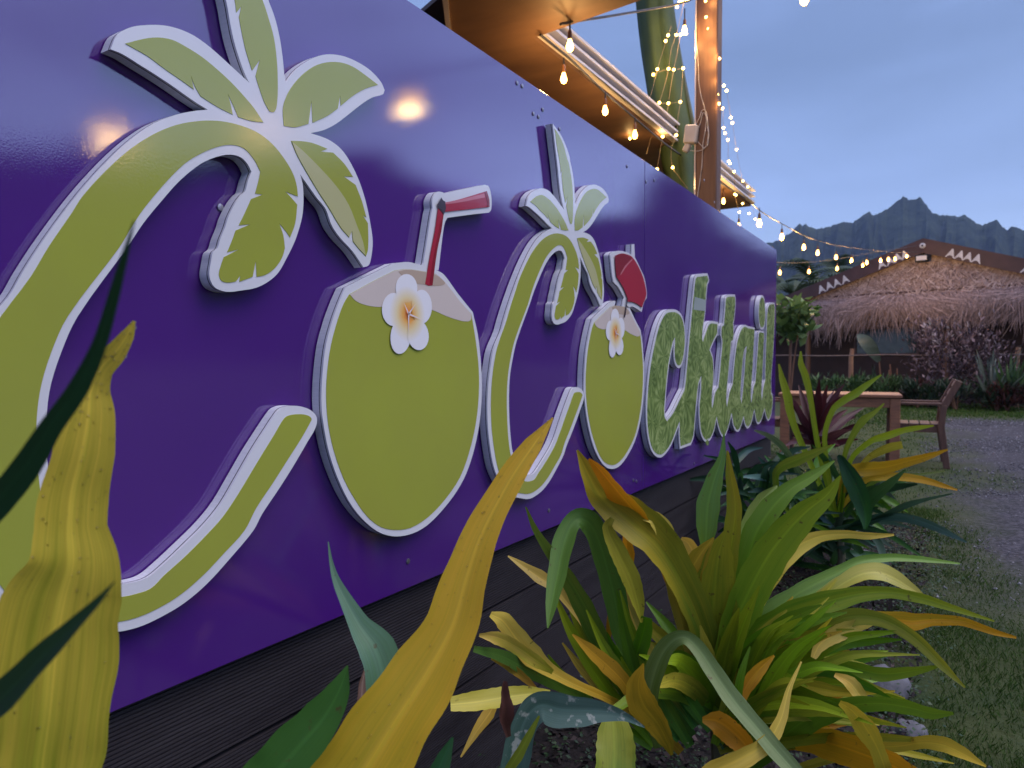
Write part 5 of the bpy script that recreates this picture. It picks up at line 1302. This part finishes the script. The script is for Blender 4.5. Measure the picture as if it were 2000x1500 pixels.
# inner fan
C_([(1414, 848, 3), (1410, 892, 14), (1395, 937, 32), (1383, 985, 44), (1380, 1030, 38), (1379, 1062, 24), (1385, 1150, 30), (1392, 1330, 30)], 1.66, GREEN, (.11, .22, .035), 10, fold=.15)
C_([(1421, 880, 4), (1428, 930, 17), (1436, 985, 27), (1432, 1040, 32), (1421, 1100, 46), (1407, 1200, 56), (1396, 1350, 50)], 1.55, YGREEN, (.36, .27, .02), -30, fold=.4)
C_([(1420, 1033, 5), (1404, 1080, 52), (1395, 1150, 82), (1392, 1230, 84), (1396, 1350, 58)], 1.50, (.09, .165, .014), (.30, .28, .02), 18)
C_([(1641, 929, 3), (1616, 966, 28), (1580, 995, 46), (1545, 1030, 60), (1505, 1080, 66), (1465, 1150, 66), (1430, 1230, 55), (1402, 1370, 40)], 1.42, (.12, .22, .015), (.27, .34, .025), 20)
C_([(1630, 900, 3), (1590, 928, 20), (1545, 955, 28), (1510, 990, 42), (1480, 1035, 48), (1460, 1090, 46), (1430, 1180, 40), (1402, 1340, 35)], 1.55, GREEN, (.19, .28, .03), -20)
C_([(1517, 948, 4), (1490, 975, 36), (1465, 1020, 40), (1453, 1065, 34), (1436, 1130, 34), (1405, 1290, 34)], 1.72, (.10, .19, .02), (.25, .33, .08), 34, fold=.5)
C_([(1127, 879, 4), (1148, 925, 34), (1175, 972, 56), (1225, 1016, 72), (1285, 1070, 72), (1340, 1160, 62), (1372, 1240, 50), (1395, 1360, 40)], 1.36, (.085, .15, .012), (.40, .30, .02), 26, fold=.42, wav=.08)
C_([(1150, 896, 4), (1172, 918, 24), (1205, 958, 40), (1240, 1000, 40), (1268, 1040, 18), (1330, 1180, 20)], 1.33, ORANGE, ORANGE, -34, fold=.3, wav=.1)
C_([(1256, 1010, 14), (1278, 1014, 30), (1297, 1040, 38), (1308, 1090, 34), (1322, 1180, 28), (1370, 1350, 20)], 1.45, (.40, .33, .04), CREAM, 22)
C_([(1330, 1052, 10), (1345, 1062, 26), (1356, 1090, 34), (1350, 1130, 30), (1340, 1160, 18), (1372, 1330, 18)], 1.62, YELLOW, CREAM, -20, wav=.12)
C_([(1394, 1050, 4), (1366, 1085, 36), (1345, 1130, 42), (1350, 1200, 40), (1372, 1330, 34)], 1.50, OLIVE, (.50, .33, .03), 24)
C_([(1253, 1216, 4), (1246, 1180, 24), (1231, 1130, 36), (1205, 1075, 34), (1186, 1030, 20), (1196, 1012, 10)], 1.40, (.25, .24, .025), (.38, .30, .03), -20, zb=1.36)
C_([(1070, 1227, 3), (1078, 1180, 24), (1090, 1120, 36), (1105, 1052, 40), (1126, 1016, 36), (1150, 1022, 44), (1172, 1066, 46), (1196, 1150, 46), (1225, 1260, 40), (1350, 1440, 24)], 1.28, (.065, .155, .025), (.13, .22, .03), 14, fold=.35, bulge=-.02)
C_([(1027, 990, 3), (1048, 1038, 12), (1080, 1085, 22), (1110, 1130, 32), (1142, 1184, 40), (1172, 1245, 38), (1215, 1330, 30), (1350, 1450, 20)], 1.32, (.065, .16, .018), (.20, .24, .03), -24)
C_([(992, 1086, 3), (1020, 1105, 14), (1050, 1126, 24), (1085, 1150, 20), (1108, 1178, 16), (1136, 1212, 18), (1190, 1300, 16), (1350, 1450, 14)], 1.44, (.42, .30, .03), CREAM, 28)
C_([(1218, 1020, 3), (1224, 1080, 24), (1212, 1150, 26), (1192, 1215, 18), (1186, 1260, 4)], 1.5, (.38, .22, .02), ORANGE, 30)
C_([(1262, 1205, 20), (1255, 1240, 30), (1240, 1290, 34), (1230, 1340, 20), (1300, 1440, 14)], 1.40, DEEP, GREEN, 26)
# long arching ones to the right
C_([(1746, 1044, 4), (1700, 1046, 14), (1650, 1043, 17), (1600, 1048, 22), (1555, 1068, 34), (1520, 1098, 36), (1480, 1165, 32), (1410, 1340, 26)], 1.66, (.40, .38, .05), (.62, .47, .09), 24, wav=.12)
C_([(1875, 1101, 3), (1800, 1093, 12), (1740, 1090, 15), (1680, 1098, 20), (1640, 1118, 24), (1590, 1142, 30), (1550, 1165, 32), (1490, 1210, 40), (1410, 1350, 36)], 1.72, (.075, .17, .016), (.19, .27, .035), -18)
C_([(1942, 1213, 3), (1870, 1190, 12), (1800, 1168, 20), (1740, 1157, 22), (1680, 1160, 30), (1600, 1180, 46), (1540, 1205, 54), (1480, 1250, 58), (1405, 1380, 44)], 1.46, (.085, .185, .014), (.40, .36, .03), 18)
C_([(1812, 1172, 3), (1780, 1150, 18), (1730, 1122, 34), (1690, 1120, 34), (1650, 1138, 26), (1600, 1175, 24), (1480, 1300, 20)], 1.58, (.30, .30, .03), (.55, .44, .09), -30)
C_([(1985, 1245, 4), (1940, 1233, 12), (1880, 1213, 18), (1820, 1210, 24), (1780, 1213, 34), (1735, 1208, 28), (1680, 1206, 20), (1600, 1222, 18), (1470, 1320, 14)], 1.55, (.42, .34, .03), ORANGE, 24, wav=.1)
C_([(1885, 1343, 3), (1840, 1298, 18), (1800, 1258, 24), (1760, 1228, 26), (1712, 1207, 28), (1660, 1205, 34), (1608, 1225, 38), (1560, 1262, 44), (1520, 1302, 48), (1450, 1390, 44), (1405, 1450, 30)], 1.30, (.070, .165, .016), (.38, .36, .03), 20)
C_([(1588, 1285, 10), (1602, 1258, 24), (1640, 1232, 30), (1690, 1216, 20), (1730, 1206, 6)], 1.40, (.40, .33, .05), CREAM, -24, zb=1.44)
C_([(1840, 1300, 3), (1780, 1311, 18), (1720, 1316, 26), (1660, 1303, 26), (1610, 1296, 24), (1560, 1312, 20), (1450, 1420, 18)], 1.34, GREEN, (.21, .28, .02), 16)
C_([(1748, 1350, 3), (1680, 1353, 12), (1640, 1352, 18), (1600, 1345, 26), (1560, 1340, 28), (1510, 1362, 22), (1440, 1430, 16)], 1.36, (.28, .27, .025), (.55, .38, .03), -22)
C_([(1630, 1318, 8), (1660, 1334, 26), (1682, 1362, 24), (1700, 1382, 5)], 1.40, CREAM, (.58, .42, .05), 20, zb=1.38)
C_([(1732, 1512, 30), (1714, 1462, 30), (1690, 1420, 40), (1664, 1388, 26), (1640, 1372, 10)], 1.28, YELLOW, (.60, .40, .04), 24, zb=1.24)
C_([(1862, 1393, 5), (1820, 1393, 22), (1780, 1383, 26), (1720, 1374, 26), (1660, 1378, 32), (1600, 1395, 42), (1560, 1415, 46), (1510, 1455, 40), (1430, 1520, 24)], 1.20, (.085, .19, .012), (.16, .26, .022), 14)
C_([(1926, 1497, 4), (1880, 1472, 24), (1840, 1455, 28), (1800, 1451, 22), (1760, 1457, 22), (1700, 1462, 20), (1560, 1500, 14)], 1.22, (.45, .34, .03), (.55, .42, .04), -20)
C_([(1860, 1560, 8), (1800, 1526, 36), (1745, 1497, 54), (1690, 1475, 58), (1620, 1452, 56), (1560, 1443, 40), (1480, 1460, 20)], 1.12, (.50, .27, .015), ORANGE, 18, wav=.07)
C_([(1565, 1292, 3), (1541, 1346, 10), (1525, 1405, 20), (1497, 1450, 28), (1442, 1484, 38), (1390, 1510, 40), (1340, 1560, 36)], 1.14, (.50, .36, .04), CREAM, 20, zb=1.06)
C_([(1640, 1580, 10), (1575, 1530, 30), (1512, 1462, 34), (1472, 1414, 34), (1436, 1372, 36), (1400, 1322, 34), (1362, 1266, 30), (1334, 1245, 26), (1304, 1262, 32), (1280, 1308, 38), (1268, 1372, 34), (1290, 1460, 24)], 1.02, (.085, .18, .028), (.20, .29, .13), -12, fold=.3, zb=1.30)
C_([(1118, 1239, 3), (1152, 1270, 24), (1188, 1302, 33), (1216, 1331, 28), (1250, 1382, 22), (1330, 1470, 16)], 1.24, (.52, .30, .02), (.62, .32, .03), 22)
C_([(1257, 1296, 3), (1247, 1335, 36), (1256, 1375, 56), (1284, 1412, 46), (1304, 1450, 25), (1312, 1475, 6)], 1.18, (.30, .20, .012), (.58, .34, .02), -22, wav=.12, zb=1.22)
C_([(958, 1200, 12), (982, 1213, 34), (1010, 1250, 40), (1040, 1285, 40), (1072, 1310, 25), (1120, 1336, 20), (1180, 1362, 16), (1330, 1440, 10)], 1.12, YELLOW, CREAM, 20, wav=.09)
C_([(936, 1240, 6), (970, 1245, 24), (1010, 1264, 26), (1050, 1292, 22), (1080, 1312, 10)], 1.10, (.42, .36, .03), CREAM, -24, wav=.1, zb=1.16)
C_([(925, 1268, 12), (980, 1282, 24), (1030, 1308, 28), (1080, 1334, 25), (1130, 1360, 16), (1230, 1410, 10)], 1.08, (.060, .16, .016), (.085, .19, .03), 18)
C_([(880, 1376, 26), (930, 1371, 36), (980, 1363, 38), (1032, 1356, 28), (1075, 1353, 10)], 1.02, (.42, .36, .035), (.58, .45, .06), 16, zb=1.10)
C_([(900, 1479, 3), (930, 1430, 16), (955, 1395, 24), (968, 1372, 12)], 1.10, (.52, .33, .04), (.60, .42, .08), 20, zb=1.14)
C_([(1046, 1343, 6), (1030, 1328, 14), (1000, 1305, 16), (960, 1285, 6)], 1.24, (.40, .25, .03), (.50, .33, .04), 30, zb=1.2)
C_([(1470, 1482, 8), (1456, 1455, 38), (1430, 1428, 48), (1400, 1408, 42), (1372, 1405, 10)], 1.16, (.58, .30, .02), ORANGE, 24, zb=1.2)
C_([(1465, 1262, 3), (1452, 1300, 12), (1442, 1345, 16), (1440, 1400, 12)], 1.18, GREEN, (.15, .25, .03), 20, zb=1.25)
C_([(1512, 1280, 4), (1490, 1300, 20), (1460, 1335, 26), (1440, 1380, 14)], 1.3, (.45, .20, .015), ORANGE, 24, zb=1.3)
C_([(1196, 1402, 40), (1199, 1420, 62), (1200, 1460, 74), (1200, 1510, 78), (1210, 1620, 60)], 1.10, (.13, .20, .02), (.27, .33, .03), 10, zb=1.02, wav=.08)
C_([(985, 1330, 6), (982, 1352, 18), (986, 1380, 26), (984, 1410, 24), (992, 1440, 10)], 1.0, (.075, .035, .025), (.11, .05, .04), 35, zb=1.02, wav=.15, fold=.7)
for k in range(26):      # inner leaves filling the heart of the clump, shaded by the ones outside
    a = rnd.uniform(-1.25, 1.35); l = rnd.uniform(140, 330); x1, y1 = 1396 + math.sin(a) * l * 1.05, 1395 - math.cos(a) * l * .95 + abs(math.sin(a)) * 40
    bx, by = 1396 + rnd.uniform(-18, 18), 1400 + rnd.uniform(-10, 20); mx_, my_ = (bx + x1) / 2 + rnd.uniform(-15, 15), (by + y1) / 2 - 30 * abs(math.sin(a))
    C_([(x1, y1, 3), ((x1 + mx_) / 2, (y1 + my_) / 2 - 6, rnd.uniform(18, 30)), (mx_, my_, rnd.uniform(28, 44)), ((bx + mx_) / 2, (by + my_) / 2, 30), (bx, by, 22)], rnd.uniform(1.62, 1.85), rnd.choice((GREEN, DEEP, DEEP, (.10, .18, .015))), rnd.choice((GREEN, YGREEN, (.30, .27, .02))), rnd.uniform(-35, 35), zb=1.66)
for k in range(34):      # long arching leaves of the outer fan
    sg = rnd.choice((1, 1, 1, -1)); a = rnd.uniform(.15, 1.35) * sg; l = rnd.uniform(230, 430) * (1 if sg > 0 else .62)
    bx, by = 1400 + rnd.uniform(-15, 20), 1390 + rnd.uniform(-20, 30); x1, y1 = bx + math.sin(a) * l, by - math.cos(a) * l * .85 + abs(math.sin(a)) ** 2 * 60
    ux, uy = (x1 - bx), (y1 - by); lift = -rnd.uniform(30, 80) * abs(math.sin(a)) - 5
    C_([(x1, y1, 3), (bx + ux * .86, by + uy * .86 + lift * .35, rnd.uniform(10, 16)), (bx + ux * .62, by + uy * .62 + lift * .85, rnd.uniform(22, 32)), (bx + ux * .35, by + uy * .35 + lift * .8, rnd.uniform(28, 40)), (bx + ux * .12, by + uy * .12 + lift * .3, 28), (bx, by, 20)], rnd.uniform(1.30, 1.62), rnd.choice((GREEN, GREEN, DEEP, (.12, .20, .016), OLIVE)), rnd.choice((GREEN, YGREEN, (.36, .33, .03), (.50, .38, .04))), rnd.uniform(-38, 38), zb=1.56, wav=rnd.uniform(.03, .09))
for k in range(40):      # narrow blades, green and yellow, filling the right side
    a = rnd.uniform(.25, 1.75); l = rnd.uniform(200, 440); bx, by = 1420 + rnd.uniform(-25, 40), 1420 + rnd.uniform(-30, 50)
    x1, y1 = bx + math.sin(a) * l, by - math.cos(a) * l * .75 + math.sin(a) ** 2 * 45; ux, uy = x1 - bx, y1 - by; lift = -rnd.uniform(15, 75)
    C_([(x1, y1, 2), (bx + ux * .85, by + uy * .85 + lift * .35, rnd.uniform(7, 12)), (bx + ux * .6, by + uy * .6 + lift * .85, rnd.uniform(14, 23)), (bx + ux * .33, by + uy * .33 + lift * .8, rnd.uniform(18, 28)), (bx, by, 16)], rnd.uniform(1.2, 1.75), rnd.choice((GREEN, YGREEN, OLIVE, (.13, .22, .012))), rnd.choice((YGREEN, YGREEN, (.30, .36, .025), (.40, .38, .03), YELLOW)), rnd.uniform(-38, 38), zb=1.5, wav=rnd.uniform(.03, .1))
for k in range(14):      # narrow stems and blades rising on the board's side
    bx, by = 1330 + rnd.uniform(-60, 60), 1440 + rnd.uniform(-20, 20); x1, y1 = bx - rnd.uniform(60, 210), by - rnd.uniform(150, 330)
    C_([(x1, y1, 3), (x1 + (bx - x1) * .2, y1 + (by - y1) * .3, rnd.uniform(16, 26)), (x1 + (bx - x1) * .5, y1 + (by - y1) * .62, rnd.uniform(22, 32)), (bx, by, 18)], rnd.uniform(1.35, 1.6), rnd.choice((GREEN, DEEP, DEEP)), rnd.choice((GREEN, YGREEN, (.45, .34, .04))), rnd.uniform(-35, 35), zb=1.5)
for k in range(16):      # lower leaves and the yellowing skirt
    a = rnd.uniform(.9, 1.9); l = rnd.uniform(140, 330); bx, by = 1420 + rnd.uniform(-20, 30), 1440 + rnd.uniform(-20, 30)
    x1, y1 = bx + math.sin(a) * l, by - math.cos(a) * l * .6 + 10; mx_, my_ = (bx + x1) / 2, (by + y1) / 2 - rnd.uniform(10, 50)
    C_([(x1, y1, 3), ((x1 + mx_) / 2, (y1 + my_) / 2 - 5, rnd.uniform(16, 26)), (mx_, my_, rnd.uniform(24, 36)), ((bx + mx_) / 2, (by + my_) / 2, 26), (bx, by, 18)], rnd.uniform(1.45, 1.7), rnd.choice((GREEN, OLIVE, DEEP)), rnd.choice((YELLOW, ORANGE, YGREEN, (.45, .35, .03))), rnd.uniform(-35, 35), zb=1.58)

# --- grey-green speckled leaf in front
cE = P(985, 1760, 1.0)
pE = plant('speckled_plant', 'small plant with one arching dark grey-green speckled leaf at bottom middle', 'plant', cE)
leaf(pE, [(1259, 1420, 3), (1222, 1400, 16), (1185, 1390, 34), (1140, 1388, 52), (1095, 1386, 62), (1056, 1378, 56), (1030, 1400, 48), (1014, 1440, 52), (1002, 1500, 56), (990, 1600, 44), (985, 1760, 24)], (1.0, 1.06), (.035, .075, .055), (.10, .15, .12), 16, .35, .03, 'leafspeck', True)
leaf(pE, [(1053, 1398, 4), (1036, 1430, 13), (1012, 1474, 19), (990, 1512, 18), (980, 1620, 16), (985, 1760, 10)], (.98, .95), (.16, .22, .02), (.24, .30, .03), 18, .3, .02, 'leaf', True)

# --- further plant: dark leaves, orange ones sticking out over the lawn
cD = P(1640, 1040, 3.45)
pD = plant('strap_leaf_clump', 'further clump of dark green leaves with orange ones sticking out over the lawn', 'plant', cD)
def D_(pts, zt, c, tip=None, tw=0, **k): return leaf(pD, pts, (k.pop('zb', 3.45), zt), c, tip, tw, k.pop('fold', .3), k.pop('wav', .05), 'leaf', True, cols=7, n=4, **k)
D_([(1521, 711, 3), (1528, 742, 12), (1537, 772, 16), (1542, 800, 15), (1552, 835, 12), (1580, 900, 10), (1630, 1010, 10)], 3.35, YGREEN, (.38, .36, .03), 15)
D_([(1564, 686, 3), (1565, 711, 11), (1573, 733, 13), (1579, 756, 12), (1585, 790, 10), (1600, 880, 10), (1635, 1010, 10)], 3.45, YGREEN, (.36, .36, .03), -15)
D_([(1721, 732, 3), (1694, 750, 10), (1671, 767, 15), (1646, 782, 14), (1625, 802, 11), (1610, 860, 9), (1630, 1000, 9)], 3.30, YGREEN, (.30, .36, .03), 20)
D_([(1727, 788, 3), (1708, 806, 8), (1688, 820, 14), (1671, 842, 12), (1650, 890, 9), (1640, 1000, 9)], 3.25, GREEN, (.26, .32, .03), -20)
D_([(1824, 831, 3), (1794, 835, 10), (1764, 840, 11), (1730, 851, 14), (1700, 861, 11), (1660, 900, 9), (1640, 1000, 9)], 3.2, YGREEN, (.36, .38, .03), 20)
D_([(1851, 878, 3), (1814, 890, 12), (1772, 901, 19), (1730, 912, 25), (1688, 916, 26), (1655, 922, 18), (1640, 990, 10)], 3.15, (.50, .32, .02), ORANGE, 18, wav=.1)
D_([(1870, 957, 3), (1842, 949, 9), (1808, 939, 13), (1772, 933, 16), (1730, 932, 16), (1690, 938, 12), (1645, 990, 9)], 3.1, (.48, .34, .025), ORANGE, -20, wav=.08)
D_([(1626, 869, 3), (1590, 884, 16), (1556, 898, 22), (1525, 912, 18), (1514, 932, 12), (1530, 990, 10), (1620, 1040, 8)], 3.0, GREEN, (.27, .32, .04), 22)
D_([(1690, 1034, 5), (1691, 1005, 25), (1681, 970, 36), (1662, 930, 32), (1642, 895, 14), (1636, 890, 6)], 3.1, DARK, DEEP, 15, zb=3.2)
D_([(1769, 917, 3), (1744, 940, 14), (1719, 960, 22), (1696, 982, 26), (1685, 1012, 20), (1660, 1040, 10)], 3.1, DEEP, (.06, .15, .04), -20)
D_([(1888, 1059, 3), (1842, 1036, 14), (1800, 1019, 17), (1758, 1010, 17), (1700, 1012, 12), (1650, 1035, 10)], 2.95, DARK, (.10, .17, .13), 18)
D_([(1798, 1086, 3), (1760, 1060, 10), (1735, 1045, 10), (1690, 1030, 8), (1650, 1035, 8)], 3.0, DARK, DEEP, -20)
D_([(1792, 945, 4), (1760, 949, 12), (1720, 954, 18), (1682, 962, 13), (1650, 1010, 9)], 3.25, DEEP, DARK, 22)
D_([(1450, 931, 4), (1480, 932, 12), (1506, 938, 11), (1560, 970, 10), (1625, 1030, 8)], 3.2, (.08, .15, .13), BLUEG, 20)
D_([(1473, 840, 3), (1500, 850, 10), (1525, 868, 13), (1544, 892, 12), (1570, 940, 10), (1630, 1020, 9)], 3.1, DEEP, (.16, .24, .14), -20)
D_([(1860, 964, 3), (1814, 974, 6), (1772, 985, 12), (1744, 998, 12), (1700, 1020, 10), (1650, 1035, 8)], 3.0, DARK, (.06, .12, .07), 20)
D_([(1762, 868, 14), (1740, 872, 16), (1712, 884, 15), (1690, 900, 10), (1650, 960, 8)], 3.2, (.30, .28, .03), (.45, .36, .04), 20)
D_([(1845, 920, 3), (1800, 926, 5), (1750, 930, 8), (1700, 945, 8), (1650, 1000, 8)], 3.3, GREEN, (.22, .28, .08), 20)
D_([(1740, 1120, 4), (1728, 1095, 12), (1715, 1060, 14), (1690, 1035, 10), (1655, 1030, 8)], 3.1, DARK, (.09, .15, .10), -20)
for k in range(95):
    a = rnd.uniform(-1.7, 1.75); l = rnd.uniform(60, 165); bx, by = 1625 + rnd.uniform(-80, 60), 1035 + rnd.uniform(-80, 70)
    x1, y1 = bx + math.sin(a) * l, by - math.cos(a) * l * .8 + abs(math.sin(a)) * 25; mx_, my_ = (bx + x1) / 2, (by + y1) / 2 - rnd.uniform(5, 30)
    D_([(x1, y1, 2), ((x1 + mx_) / 2, (y1 + my_) / 2 - 3, rnd.uniform(8, 13)), (mx_, my_, rnd.uniform(12, 20)), (bx, by, 10)], rnd.uniform(3.3, 3.9), rnd.choice((DARK, DARK, DEEP, (.03, .07, .035))), rnd.choice((DARK, DEEP, (.07, .12, .08), GREEN)), rnd.uniform(-35, 35), zb=3.6)
for k in range(70):      # pale tangle between the clump and the board
    a = rnd.uniform(-1.5, 1.5); l = rnd.uniform(40, 110); bx, by = 1500 + rnd.uniform(-75, 60), 985 + rnd.uniform(-65, 70)
    x1, y1 = bx + math.sin(a) * l, by - math.cos(a) * l * .7; mx_, my_ = (bx + x1) / 2, (by + y1) / 2 - rnd.uniform(5, 20)
    D_([(x1, y1, 2), (mx_, my_, rnd.uniform(8, 15)), (bx, by, 7)], rnd.uniform(3.1, 3.5), rnd.choice((DARK, DARK, DEEP)), rnd.choice((DARK, DEEP, (.05, .10, .08))), rnd.uniform(-35, 35), zb=3.3)
# --- wine-red cordyline behind it
cF = P(1592, 880, 4.1)
pF = plant('cordyline', 'wine-red cordyline with pointed leaves between the orange leaves and the table', 'plant', cF)
tips = [(1560, 752), (1546, 776), (1577, 743), (1600, 741), (1616, 752), (1649, 750), (1640, 776), (1687, 796), (1671, 814), (1690, 826), (1548, 792), (1540, 826), (1546, 852), (1532, 872), (1660, 840), (1676, 858), (1570, 770), (1628, 764), (1606, 768), (1588, 764), (1655, 800), (1560, 806), (1640, 870), (1625, 790), (1575, 800)]
for i, (x, y) in enumerate(tips):
    bx, by = 1590 + rnd.uniform(-4, 4), 872 + rnd.uniform(-22, 10); mx_, my_ = (x * .55 + bx * .45), (y * .55 + by * .45) - rnd.uniform(2, 10)
    leaf(pF, [(x, y, 2), ((x + mx_) / 2, (y + my_) / 2 - 2, 9), (mx_, my_, rnd.uniform(11, 16)), ((bx + mx_) / 2, (by + my_) / 2, 11), (bx, by, 7)], (4.1, 4.1 + rnd.uniform(-.3, .3)), WINE, rnd.choice((WINE, (.09, .025, .03), (.12, .05, .055))), rnd.uniform(-30, 30), .4, .03, 'leaf', True, cols=7, n=4)
